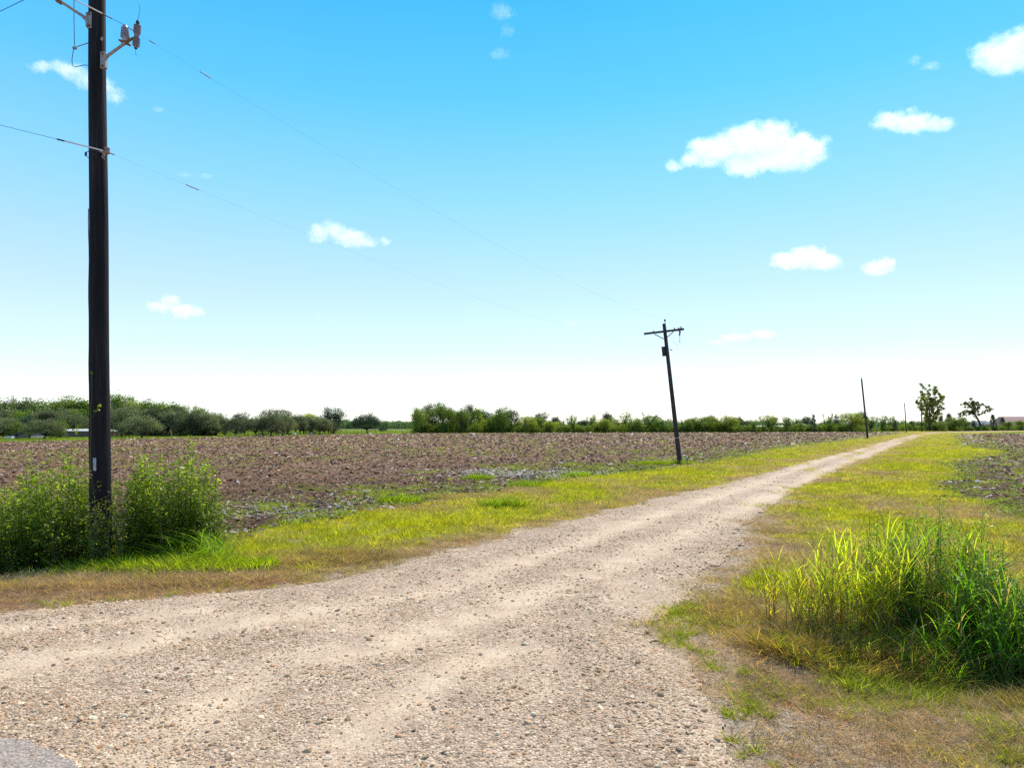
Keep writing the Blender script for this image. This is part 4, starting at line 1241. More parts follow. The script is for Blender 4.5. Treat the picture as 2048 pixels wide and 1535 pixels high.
special_tree("cottonwood_tree", 1859, hb(1859), [
    ([(1858, 845), (1852, 815), (1846, 790), (1844, 769)], 2.6, .14), ([(1859, 840), (1859, 810), (1858, 785), (1858, 768)], 2.4, .13),
    ([(1860, 838), (1865, 805), (1870, 785), (1874, 772)], 2.6, .14), ([(1860, 835), (1872, 812), (1883, 797), (1886, 790)], 2.6, .12),
    ([(1859, 838), (1848, 815), (1838, 805), (1833, 802)], 2.6, .10), ([(1858, 843), (1846, 822), (1838, 812)], 2.8, .07),
    ([(1860, 842), (1873, 826), (1886, 815)], 2.6, .10), ([(1860, 846), (1872, 836), (1885, 830)], 2.4, .08),
    ([(1858, 849), (1852, 838), (1850, 828)], 2.6, .06), ([(1861, 815), (1868, 800), (1882, 805)], 2.6, .08), ([(1857, 812), (1850, 800), (1841, 795)], 2.2, .05)],
    [(1860, 864), (1859, 850), (1859, 835), (1859, 820)], 2.4, (0.30, 0.31, 0.075), "tallest far tree with an airy, upswept, yellowish crown near the bend of the road", 13000, 0.42, 31)
special_tree("leaning_tree", 1963, 861.5, [
    ([(1957, 838), (1948, 826), (1938, 822), (1924, 824), (1917, 832)], 2.0, .20), ([(1948, 828), (1942, 814), (1932, 806), (1924, 810)], 2.2, .20),
    ([(1948, 828), (1950, 812), (1946, 803), (1940, 801)], 2.2, .22), ([(1950, 826), (1956, 812), (1956, 803)], 1.8, .14),
    ([(1952, 831), (1965, 826), (1976, 820), (1986, 819)], 1.6, .10), ([(1953, 820), (1965, 808), (1974, 814), (1980, 816)], 1.6, .10), ([(1946, 826), (1936, 828), (1926, 830)], 1.5, .06)],
    [(1964, 864), (1961, 850), (1956, 838), (1949, 828)], 2.6, (0.14, 0.18, 0.07), "umbrella-shaped tree on a bent leaning trunk near the right edge", 7500, 0.38, 32, Y=YG(861.5))

# scrub at the foot of the hedge, and the far wood beyond the gap
def make_hedge_foot():
    q = np.random.default_rng(9)
    n = 1500
    px = q.uniform(826, 2500, n)
    Yh = F * CH / (np.interp(px, [825, 1220, 1700, 2048, 2600], [866.6, 865.6, 864.4, 860.9, 857.5]) - HZ) + q.uniform(0.5, 9, n)
    x = (px - CX) * Yh / F
    hgt = (0.55 + 0.9 * fbm(px * 0.03, px * 0, 7, 3)) * q.uniform(0.7, 1.25, n)
    hgt = np.where(px < 1240, hgt * 1.1, hgt)
    t = np.clip(q.uniform(0, 1, n) * 0.5 + fbm(px * 0.02, px * 0 + 4, 8, 3) * 0.6, 0, 1)[:, None]
    c = np.array((0.09, 0.14, 0.035))[None] * (1 - t) + np.array((0.27, 0.32, 0.045))[None] * t
    srcs = []
    for k in range(3):
        qq = np.random.default_rng(60 + k)
        C_, S_ = crown_pts('shrub', qq, 50)
        i = qq.integers(0, len(C_), 420)
        P = (C_[i] + qq.normal(0, 1, (420, 3)) * S_[i][:, None]) * np.array((2.6, 2.6, 2.5)); P[:, 2] = np.maximum(P[:, 2], 0.05)
        V, Q = leaf_quads(P, 0.32, qq, 0.3, 2.2)
        srcs.append(fast_mesh("scrub", V, Q, M_grass, link=False, attrs={"bv": np.repeat(qq.uniform(0.1, 0.9, 420), 4)}))
    scatter("hedge_undergrowth", np.stack([x, Yh, np.zeros(n)], -1), np.stack([np.zeros(n), np.zeros(n), q.uniform(0, 6.28, n)], -1),
            np.stack([q.uniform(.8, 1.3, n), q.uniform(.8, 1.3, n), hgt], -1), c, q.integers(0, 3, n), srcs, "continuous green scrub at the foot of the far hedge line", "undergrowth")
    # far wood on the horizon
    n = 2600
    px = np.concatenate([q.uniform(640, 860, 700), q.uniform(-300, 2500, n - 700)])
    Yf = q.uniform(560, 760, n)
    hgt = (1.5 + 1.9 * fbm(px * 0.035, px * 0, 17, 3)) * q.uniform(0.7, 1.2, n)
    c = np.tile(np.array((0.13, 0.20, 0.10)), (n, 1)) * q.uniform(0.75, 1.25, n)[:, None]  # bluish tint puts distance haze into the leaf colour
    scatter("far_woods", np.stack([(px - CX) * Yf / F, Yf, np.zeros(n)], -1), np.stack([np.zeros(n), np.zeros(n), q.uniform(0, 6.28, n)], -1),
            np.stack([q.uniform(2, 3.2, n), q.uniform(2, 3.2, n), hgt], -1), c, q.integers(0, 3, n), srcs, "low woods on the horizon behind the hedges, haze painted in as bluish-green", "woods")
make_hedge_foot()

# ------------------------------------------------------------------ the tall near pole
def near_pole():
    Y = 12.0
    b = W(201.5, 0, Y); bx = b.x
    root = empty("utility_pole", (bx, Y, 0))
    tag(root, "tall dark creosoted utility pole standing in the roadside bushes at the left", "utility pole")
    mb = MB()
    zs = np.linspace(-0.4, 11.2, 26)
    def cx(z): return bx - 0.0066 * max(z, 0)
    mb.tube([(cx(z) + 0.006 * math.sin(z * 1.3), Y, z) for z in zs], [0.172 - 0.0040 * z for z in zs], 28)
    mb.build("pole", M_pole, root, True)
    # ground wire moulding down the left side
    mb = MB()
    pts = []
    for z in np.linspace(6.2, 1.0, 24):
        pts.append((cx(z) - 0.172 + 0.004 * z - 0.006, Y - 0.03 + 0.01 * math.sin(z * 5), z))
    mb.tube(pts, 0.007, 5)
    top = [W(x, y, Y - 0.05) for x, y in ((148, -60), (148, 40), (149, 90), (147, 100), (144, 118), (144.5, 131), (150, 134.5), (160, 132), (172, 130), (177.5, 133), (179, 142), (178, 170), (179.5, 200), (180, 290))]
    mb.tube(top, 0.006, 5)
    mb.build("ground_wire", M_black, root)
    mb = MB()
    mb.tube([W(150, 95, Y - .05), W(180, 85, Y - .05)], 0.008, 6)
    mb.box(W(149.5, 96.5, Y - .05), (0.07, 0.05, 0.035), bev=0.008)
    mb.build("standoff_clamp", M_steel, root)
    def bracket(plate_px, plate_top, plate_bot, side, arm, r):
        m = MB()
        Yf = Y - 0.12
        p0, p1 = W(plate_px, plate_top, Yf), W(plate_px, plate_bot, Yf)
        c = (p0 + p1) / 2
        m.box(c, (0.085, 0.035, (p0 - p1).length), bev=0.006)
        m.box(c + Vector((side * 0.04, 0.01, 0)), (0.035, 0.08, (p0 - p1).length * 0.92), bev=0.005)
        ap = [W(x, y, Yf + dy) for x, y, dy in arm]
        m.tube(ap, r, 10)
        # gusset: flared root of the arm
        m.tube([W(arm[0][0] - side * 2, arm[0][1] + 9, Yf), ap[0], ap[1]], [r[0] * 0.75, r[0] * 1.25, r[0] * 0.9] if hasattr(r, '__len__') else r, 8)
        o = m.build("bracket", M_steel, root, False)
        for f in (0.12, 0.86):
            bolts = MB()
            bp = p0.lerp(p1, f)
            bolts.lathe(bp + Vector((0, -0.045, 0)), (0, 1, 0), [(0, 0.018), (0.02, 0.022), (0.05, 0.022)], 6)
            bolts.build("bolt", M_rust, o)
        return o
    bracket(179.5, 25, 57, -1, [(173, 39, 0), (164, 31.5, 0), (130, 9, -0.02), (120, 3, -0.02)], [0.030, 0.026, 0.024, 0.026])
    m = MB()
    m.tube([W(123, 6, Y - .14), W(116, 1.5, Y - .14), W(110, -3, Y - .14)], [0.035, 0.04, 0.03], 10)
    m.tube([W(110, -2, Y - .14), W(113, -14, Y - .14)], [0.05, 0.03], 10)
    m.build("bracket_head", M_rust, root)
    br = bracket(206.0, 104, 138, 1, [(211, 114, 0), (217, 110.5, 0), (240, 94, -0.02), (252, 85, -0.02)], [0.032, 0.026, 0.024, 0.03])
    m = MB()
    m.tube([W(238, 80, Y - .14), W(246, 84, Y - .14), (W(254, 86.5, Y - .14)), W(261, 92, Y - .14)], [0.016, 0.032, 0.034, 0.014], 8)
    m.tube([W(250, 86, Y - .14), W(259, 81, Y - .14), W(267, 76, Y - .14)], [0.03, 0.022, 0.02], 8)
    m.build("bracket_head", M_rust, root)
    # post insulator with its sheds
    base = W(250.5, 83, Y - .14); ax = (W(249.5, 51, Y - .14) - base)
    L_ = ax.length; prof = [(0, 0.040), (0.03, 0.05)]
    for k in range(6):
        z = 0.075 + k * 0.030
        prof += [(z - 0.012, 0.048), (z - 0.004, 0.074 - 0.003 * k), (z + 0.006, 0.074 - 0.003 * k), (z + 0.012, 0.046)]
    prof += [(0.262, 0.036), (L_, 0.030)]
    m = MB(); m.lathe(base, ax, prof, 20); m.build("post_insulator", M_porc, root, False)
    # lightning arrester, slim with many thin discs
    a0, a1 = W(271.5, 96, Y - .16), W(275.5, 45, Y - .16); ax = a1 - a0; L2 = ax.length
    prof = [(0, 0.03), (0.03, 0.034)]
    nsh = 15
    for k in range(nsh):
        z = 0.04 + (L2 - 0.10) * k / (nsh - 1)
        rr_ = 0.060 if not 5 < k < 9 else 0.044
        prof += [(z - 0.006, 0.028), (z - 0.002, rr_), (z + 0.002, rr_), (z + 0.006, 0.028)]
    prof += [(L2 - 0.03, 0.026), (L2, 0.02)]
    m = MB(); m.lathe(a0, ax, prof, 16); o = m.build("arrester", M_porc, root, False)
    m = MB(); m.lathe(a1 - ax.normalized() * 0.05, ax, [(0, 0.03), (0.06, 0.03), (0.08, 0.018)], 10); m.build("cap", M_black, o)
    m = MB(); m.lathe(a0 - ax.normalized() * 0.02, ax, [(0, 0.02), (0.04, 0.036)], 10); m.build("cap", M_black, o)
    m = MB()
    m.tube([W(x, y, Y - .16) for x, y in ((276, 42), (277, 34), (279.5, 22), (279, 10), (275, -2), (268, -30))], 0.0035, 5); m.build("lead_wire", M_black, root)
    m = MB(); m.tube([W(x, y, Y - .16) for x, y in ((271.3, 97), (271, 104), (273, 113))], 0.003, 5)
    m.build("lead_wire", M_black, root)
    # neutral spool on its clevis
    m = MB(); m.lathe(W(214.5, 308, Y - .17), (0, 0, 1), [(0, 0.034), (0.02, 0.046), (0.045, 0.046), (0.055, 0.026), (0.065, 0.026), (0.075, 0.046), (0.10, 0.044), (0.115, 0.025)], 16)
    m.build("spool_insulator", M_brownins, root, False)
    m = MB(); m.box(W(206, 303, Y - .16), (0.10, 0.04, 0.03), bev=0.006); m.box(W(207, 308, Y - .15), (0.03, 0.03, 0.09), bev=0.006)
    m.tube([W(203, 313, Y - .16), W(209, 318, Y - .17)], 0.008, 6)
    m.build("clevis", M_steel, root)
    m = MB()
    m.tube([W(x, y, Y - .17) for x, y in ((200, 302), (194, 304), (188, 311), (182, 318), (177, 316), (172, 311), (171.5, 306), (175, 303.5), (180, 301))], 0.006, 6)
    m.tube([W(171.5, 312, Y - .17), W(171.8, 304.5, Y - .17)], 0.018, 8)
    m.build("jumper_wire", M_black, root)
    m = MB(); m.box(W(204, 78, Y - 0.155), (0.05, 0.02, 0.06), bev=0.01); m.build("washer_plate", M_steel, root)
    # pale number plate
    m = MB(); c = W(188.5, 928, Y - 0.168)
    m.box(c, (0.082, 0.006, 0.218), Matrix.Rotation(R(-20), 3, 'Z').to_4x4()); pl = m.build("number_plate", plain("plate_face", (0.42, 0.43, 0.46), 0.6, 0.0, 0.06, 10), root)
    m = MB()
    qq = random.Random(4)
    rot = Matrix.Rotation(R(-22), 3, 'Z')
    for r_ in range(11):
        for k in range(3):
            if qq.random() < 0.25 and k == 1: continue
            off = rot @ Vector(((k - 1) * 0.022 + (0.003 if r_ % 2 else 0), -0.0045, 0.092 - r_ * 0.0185))
            m.box(c + off, (0.012 + 0.005 * qq.random(), 0.002, 0.006), rot.to_4x4())
    m.build("lettering", plain("plate_print", (0.12, 0.12, 0.14), 0.7, 0, 0.1, 10), pl)
    return root
near_pole()

def creeper():
    q = np.random.default_rng(44)
    root = empty("creeper", (-7.1, 11.8, 0))
    tag(root, "thin creeper with yellow-green leaves climbing the tall near pole", "creeper")
    mb = MB(); Y = 11.81
    mb.tube([W(x, y, Y) for x, y in ((183, 980), (181, 900), (182, 860), (181, 820), (184, 790), (183, 740))], 0.004, 4)
    mb.tube([W(x, y, Y) for x, y in ((184, 835), (192, 824), (198, 812))], 0.003, 4)
    mb.build("stem", M_stem, root)
    P = []
    for cx, cy, s, n in ((199, 811, 1.8, 30), (197, 819, 1.5, 8), (190, 822, 1.5, 7), (183, 745, 1.0, 8), (157, 852, 2.2, 22), (153, 862, 3, 26)):
        for _ in range(n):
            P.append(np.array(W(cx + q.normal(0, s), cy + q.normal(0, s), Y - abs(q.normal(0, .03)))))
    P = np.array(P)
    V, Q = leaf_quads(P, 0.042, q, 0.3, 1.5)
    fast_mesh("leaves", V, Q, M_weed, root, attrs={"bv": np.repeat(q.uniform(.4, 1, len(P)), 4)}, cattrs={"col": np.tile(np.array((0.27, 0.33, 0.02)), (len(P) * 4, 1))})
creeper()

# ------------------------------------------------------------------ leaning pole with crossarm
def leaning_pole():
    Y = YG(929)
    s = Y / F
    base, top = W(1360, 929, Y), W(1328, 647, Y)
    base.z = 0
    root = empty("utility_pole", base)
    tag(root, "leaning brown utility pole with a wooden crossarm beside the ploughed field", "utility pole")
    ax = (top - base).normalized()
    mb = MB()
    L_ = (top - base).length
    pts = [base - ax * 0.4] + [base + ax * L_ * t for t in np.linspace(0.02, 1, 14)]
    mb.tube(pts, list(np.linspace(0.150, 0.105, 15)), 16)
    mb.build("pole", M_oldpole, root, True)
    yb = Y - 0.15
    mb = MB()
    a, b = W(1288, 667.5, yb), W(1368, 658, yb)
    d = (b - a); ang = math.atan2(d.z, d.x)
    mb.box((a + b) / 2, (d.length, 0.10, 0.125), Matrix.Rotation(-ang, 3, 'Y').to_4x4(), bev=0.008)
    mb.build("crossarm", M_oldpole, root)
    for p, q_ in (((1309, 668), (1327, 677.5)), ((1347, 663), (1333.5, 675))):
        mb = MB()
        A, B = W(*p, yb - 0.07), W(*q_, yb - 0.03)
        d = B - A; an = math.atan2(d.z, d.x)
        mb.box((A + B) / 2, (d.length, 0.02, 0.05), Matrix.Rotation(-an, 3, 'Y').to_4x4())
        mb.build("brace", M_oldpole, root)
    # ridge pin and insulator
    mb = MB()
    mb.tube([W(1331, 650, Y - .1), W(1330, 644, Y - .1)], 0.022, 8)
    o = mb.build("insulator_pin", M_steel, root)
    mb = MB()
    mb.lathe(W(1329.8, 643, Y - .1), (0, 0, 1), [(0, 0.03), (0.02, 0.055), (0.07, 0.06), (0.09, 0.04), (0.13, 0.045), (0.16, 0.02)], 12)
    mb.build("insulator", M_black, o)
    for px_, py_, mt in ((1307, 664.5, M_porc), (1362, 656, M_porc), (1349, 659, M_steel)):
        mb = MB()
        mb.lathe(W(px_, py_, yb), (0, 0, 1), [(-0.05, 0.02), (0.0, 0.05), (0.05, 0.055), (0.07, 0.035), (0.11, 0.03)], 10)
        mb.build("insulator", mt, root)
    mb = MB()
    mb.lathe(W(1357, 655, yb - .12), (W(1360.5, 666, yb - .12) - W(1357, 655, yb - .12)), [(0, 0.04), (0.08, 0.05), (0.12, 0.035), (0.18, 0.055), (0.30, 0.055), (0.36, 0.04)], 10)
    o = mb.build("fuse_cutout", M_red, root)
    mb = MB()
    mb.tube([W(1360, 664, yb - .12), W(1358.5, 671, yb - .12)], [0.045, 0.04], 8)
    mb.tube([W(1359, 671, yb - .12), W(1358.5, 682, yb - .12)], 0.010, 6)
    mb.lathe(W(1358.5, 684, yb - .12), (0, 0, 1), [(0, 0.02), (0.02, 0.035), (0.05, 0.02)], 8)
    mb.build("fuse_tube", M_black, o)
    mb = MB()
    mb.tube([W(x, y, yb - .1) for x, y in ((1361.5, 668), (1362, 680), (1360, 687), (1356, 690), (1351, 687), (1345, 682.5), (1336, 682))], 0.006, 5)
    mb.tube([W(x, y, yb - .1) for x, y in ((1336, 696), (1341, 699), (1347, 700))], 0.008, 5)
    mb.tube([W(x, y, yb - .1) for x, y in ((1337, 705), (1341, 703))], 0.008, 5)
    mb.tube([W(1340, 699, yb - .1), W(1344, 699.5, yb - .1)], 0.03, 8)
    mb.build("service_wire", M_black, root)
    # transformer can on the left
    mb = MB()
    c0, c1 = W(1329.5, 712, Y - 0.02) + Vector((-0.04, 0, 0)), W(1327.5, 693, Y - 0.02) + Vector((-0.04, 0, 0))
    mb.lathe(c0, c1 - c0, [(0, 0.095), (0.02, 0.105), ((c1 - c0).length - 0.05, 0.105), ((c1 - c0).length - 0.03, 0.125), ((c1 - c0).length, 0.10)], 16)
    mb.build("transformer_can", M_black, root, False)
    mb = MB()
    p = base.lerp(top, 0.187)
    mb.lathe(p, ax, [(0, 0.146), (0.01, 0.15), (0.05, 0.15), (0.06, 0.146)], 16)
    mb.build("metal_band", M_steel, root)
    return top
leaning_pole()

def bare_pole(b, t, label, r0, r1, cap=True):
    Y = YG(b[1])
    B, T = W(b[0], b[1], Y), W(*t, Y)
    B.z = 0
    root = empty("utility_pole", B)
    tag(root, label, "utility pole")
    mb = MB()
    mb.tube([B + (B - T) * 0.04] + [B.lerp(T, k) for k in (0, .3, .6, 1)], list(np.linspace(r0, r1, 5)), 12)
    mb.build("pole", M_oldpole, root, True)
    if cap:
        mb = MB(); mb.lathe(T + Vector((-0.02, 0, 0)), T - B, [(0, 0.03), (0.12, 0.03), (0.16, 0.08), (0.26, 0.09), (0.34, 0.05)], 10)
        mb.build("insulator", M_steel, root)
    return root
bare_pole((1735.5, 877.5), (1723, 757), "bare slightly leaning wooden pole beside the road, taller of the far two", 0.19, 0.13)
bare_pole((1813, 865.2), (1809, 806), "thin bare wooden pole farther down the field edge before the road bends", 0.20, 0.12)
bare_pole((1843.5, 864.0), (1843, 815.5), "short dark pole rising in front of the airy tall tree", 0.22, 0.18, False)

# ------------------------------------------------------------------ wires (each one its own thing)
def wire(name, pts, sag, r, label, splices=(), cat="power line", rods=()):
    root = empty(name, pts[0])
    tag(root, label, cat)
    P = []
    for A, B, sg in zip(pts[:-1], pts[1:], sag):
        m = 40
        for i in range(m):
            t = i / m
            p = A.lerp(B, t); p.z -= sg * 4 * t * (1 - t)
            P.append(p)
    P.append(pts[-1])
    mb = MB(); mb.tube(P, [r * (1 + 0.012 * max(p.y - 12, 0)) for p in P], 5, cap=False); mb.build("conductor", M_wire, root)
    for a, b, rr_, mt in splices:
        k0, k1 = a, b
        mb = MB(); mb.tube([P[0].lerp(P[0], 0)] and [interp(P, k0), interp(P, (k0 + k1) / 2), interp(P, k1)], rr_, 6); mb.build("sleeve", mt, root)
    return P
def interp(P, f):
    f = f * (len(P) - 1); k = min(int(f), len(P) - 2)
    return P[k].lerp(P[k + 1], f - k)
Yi = 11.86
ins = W(249.3, 50.5, Yi)
end1 = W(1329.8, 638, YG(929) - .1)
far1 = ins + Vector((-0.45, -0.80, 0.02)) * 30
wire("power_line", [ins, end1], [0.62], 0.0013, "upper power line running from the near pole's insulator to the leaning pole", [(0.002, 0.006, 0.009, M_black), (0.0135, 0.0165, 0.009, M_black), (0.044, 0.051, 0.010, M_black)])
wire("power_line", [far1, ins], [0.2], 0.0042, "upper power line coming over the viewer to the near pole's insulator", [(0.962, 0.986, 0.010, M_rod), (0.9865, 0.992, 0.010, M_black)])
n0 = W(213, 303, Y := 11.82)
far2 = n0 + Vector((-1.04, -1.0, 0.03)) * 18
end2 = W(1334, 693, YG(929) - .1)
wire("power_line", [n0, end2], [0.62], 0.0010, "lower neutral line running from the near pole to the leaning pole", [(0.001, 0.004, 0.010, M_black), (0.0446, 0.0526, 0.010, M_black)])
wire("power_line", [far2, n0], [0.12], 0.0038, "lower neutral line coming in from the left edge to the near pole", [(0.975, 0.998, 0.012, M_rod), (0.972, 0.976, 0.013, M_black)])
wire("power_line", [W(-420, 206, 22), W(113, -32, 11.86)], [0.1], 0.006, "short stretch of line crossing the top left corner of the view")

# ------------------------------------------------------------------ small things
def marker():
    Y = YG(931)
    B = W(1373.5, 931, Y); B.z = 0
    root = empty("marker_stake", B); tag(root, "small green marker flag with a white tip right of the leaning pole's foot", "marker")
    mb = MB(); mb.tube([B, B + Vector((0, 0, 0.50))], 0.014, 6); mb.build("stake", M_black, root)
    mb = MB(); mb.box(B + Vector((0.02, 0, 0.38)), (0.11, 0.03, 0.20), bev=0.008); mb.build("green_sleeve", plain("green_plastic", (0.06, 0.30, 0.04), 0.5, 0, 0.1, 10), root)
    mb = MB(); mb.lathe(B + Vector((0.02, 0, 0.48)), (0, 0, 1), [(0, 0.06), (0.05, 0.05), (0.13, 0.008)], 10); mb.build("white_tip", M_white, root)
marker()

def post(px, b, tpx, t, r, label, mat, cat="post", group=None, name="fence_post"):
    Y = YG(b)
    B, T = W(px, b, Y), W(tpx, t, Y); B.z = 0
    mb = MB(); mb.tube([B - Vector((0, 0, .1)), B.lerp(T, .5), T], [r, r * .95, r * .9], 8)
    o = mb.build(name, mat); tag(o, label, cat, group)
    return o
post(344.5, 875.5, 341, 859, 0.075, "pale leaning post at the grass edge before the oaks", plain("bleached_wood", (0.33, 0.31, 0.29), 0.8, 0, .2, 9))
post(325.5, 875.5, 325, 857, 0.08, "upright dull wooden post left of the pale leaning post", M_oldpole)

def fence(px0, b0, px1, b1, n, h, label):
    A, B = W(px0, b0, YG(b0)), W(px1, b1, YG(b1)); A.z = B.z = 0
    root = empty("wire_fence", A); tag(root, label, "fence")
    for i in range(n):
        p = A.lerp(B, i / (n - 1))
        mb = MB(); mb.tube([p, p + Vector((random.uniform(-.05, .05), 0, h * random.uniform(.9, 1.1)))], 0.05, 6); mb.build("post", M_oldpole, root)
    mb = MB()
    for k in (0.35, 0.65, 0.92):
        mb.tube([A + Vector((0, 0, h * k)), B + Vector((0, 0, h * k))], 0.008, 3, cap=False)
    mb.build("strands", M_wire, root)
fence(224, 874.2, 470, 870.6, 22, 1.15, "low wire fence with thin posts before the oak trunks")
fence(475, 870.5, 840, 865.4, 24, 1.2, "low wire fence along the pasture edge below the lone dark oak")

def feeder(px0, px1, top, b, mat, label, cat, name):
    Y = YG(b); A, B = W(px0, b, Y), W(px1, b, Y); A.z = B.z = 0
    h = (b - top) * Y / F; w = (B - A).length
    c = (A + B) / 2
    root = empty(name, c); tag(root, label, cat)
    mb = MB(); mb.box(c + Vector((0, 0, h * .68)), (w, w * .8, h * .62), bev=0.04); mb.build("box", mat, root)
    for sx in (-.42, 0, .42):
        mb = MB(); mb.box(c + Vector((sx * w, 0, h * .18)), (w * .14, w * .7, h * .37)); mb.build("leg", mat, root)
feeder(585.5, 591.5, 865, 870.3, M_white, "small white box on legs standing on the grass under the oaks", "feeder", "livestock_feeder")
feeder(615, 623.5, 864.5, 869.6, M_steel, "grey metal box under the oaks, right of the white one", "feeder", "livestock_feeder")
def trough():
    Y = YG(878.5); c = W(17.5, 878.5, Y); c.z = 0
    root = empty("water_trough", c); tag(root, "low white trough under the trees at the left edge", "trough")
    mb = MB(); mb.box(c + Vector((0, 0, .34)), (1.5, .7, .36), bev=.06); mb.build("tub", M_white, root)
    mb = MB(); mb.box(c + Vector((0, 0, .08)), (1.2, .5, .16)); mb.build("stand", M_steel, root)
trough()

def block(mb, x0, x1, y0, y1, z0, z1): mb.box(((x0 + x1) / 2, (y0 + y1) / 2, (z0 + z1) / 2), (x1 - x0, y1 - y0, z1 - z0))
def house(px0, px1, Y, zw, zr, depth, wallm, roofm, label, name="farm_house", windows=0, hip=0.0, over=0.35):
    x0, x1 = (px0 - CX) * Y / F, (px1 - CX) * Y / F
    root = empty(name, ((x0 + x1) / 2, Y, 0)); tag(root, label, "house")
    mb = MB(); block(mb, x0, x1, Y, Y + depth, -.1, zw); mb.build("wall", wallm, root)
    xa, xb = x0 - over, x1 + over
    ya, yc = Y - over, Y + depth + over
    hx = hip * (x1 - x0)
    ym = (ya + yc) / 2
    zt = zw + 0.005
    V = [(xa, ya, zt), (xb, ya, zt), (xb, yc, zt), (xa, yc, zt), (xa + hx, ym, zr), (xb - hx, ym, zr),
         (xa, ya, zt + .14), (xb, ya, zt + .14), (xb, yc, zt + .14), (xa, yc, zt + .14)]
    Fc = [(0, 3, 2, 1), (0, 1, 7, 6), (1, 2, 8, 7), (2, 3, 9, 8), (3, 0, 6, 9), (6, 7, 5, 4), (8, 9, 4, 5), (7, 8, 5), (9, 6, 4)]
    mesh_obj("roof", V, Fc, roofm, root)
    for i in range(windows):
        xw = x0 + (x1 - x0) * (i + .5) / windows
        m = MB(); m.box((xw, Y - .04, zw * .58), (1.0, .08, 1.1)); f = m.build("window", M_white, root)
        m = MB(); m.box((xw, Y - .065, zw * .58), (.84, .06, .94)); m.build("pane", plain("dark_glass", (.03, .04, .05), .1), f)
    return root
M_brick = plain("dull_brick", (0.20, 0.12, 0.10), .85, 0, .3, 3); M_slat = plain("dark_board", (0.075, 0.075, 0.095), .8, 0, .3, 4)
M_proof = plain("pale_sheet_roof", (0.62, 0.58, 0.52), .5, 0, .08, 2); M_pink = plain("brown_pink_shingles", (0.48, 0.27, 0.22), .85, 0, .2, 3)
M_tan = plain("tan_siding", (0.42, 0.38, 0.32), .8, 0, .1, 3); M_greyroof = plain("grey_shingles", (0.16, 0.18, 0.18), .85, 0, .2, 3)
M_shed = plain("weathered_shed_board", (0.26, 0.25, 0.25), .85, 0, .2, 3)
house(118, 200, 136.0, 1.25, 1.75, 5, M_brick, M_proof, "low brown brick building with a pale roof behind the oaks left of the near pole", "farm_building", windows=0)
house(24, 62, 128.0, 1.5, 2.2, 4, M_shed, M_slat, "weathered grey shed under the trees near the left edge", "shed", windows=0)
house(2012, 2110, 352.0, 2.6, 7.2, 13, M_tan, M_pink, "house with a large brownish-pink roof at the far right edge", windows=4, hip=0.06)
house(1957, 1985, 372.0, 3.0, 5.2, 9, M_tan, M_greyroof, "house with a grey roof behind the leaning umbrella-shaped tree", windows=2, hip=.1)
house(1588, 1614, 262.0, 2.4, 3.5, 8, M_brick, plain("dark_brown_shingles", (0.10, 0.075, 0.07), .85, 0, .2, 3), "low house with a dark brown roof behind the hedge right of the leaning pole", windows=2, hip=.08)
house(1410, 1450, 300.0, 1.8, 2.5, 9, M_tan, M_shed, "low house with a grey roof behind the yellow-green hedge tree", "farm_building", windows=2, hip=.08)
house(1492, 1572, 330.0, 1.9, 2.5, 6, M_shed, M_proof, "long low barn with a bright white roof behind the hedge", "barn", windows=0)

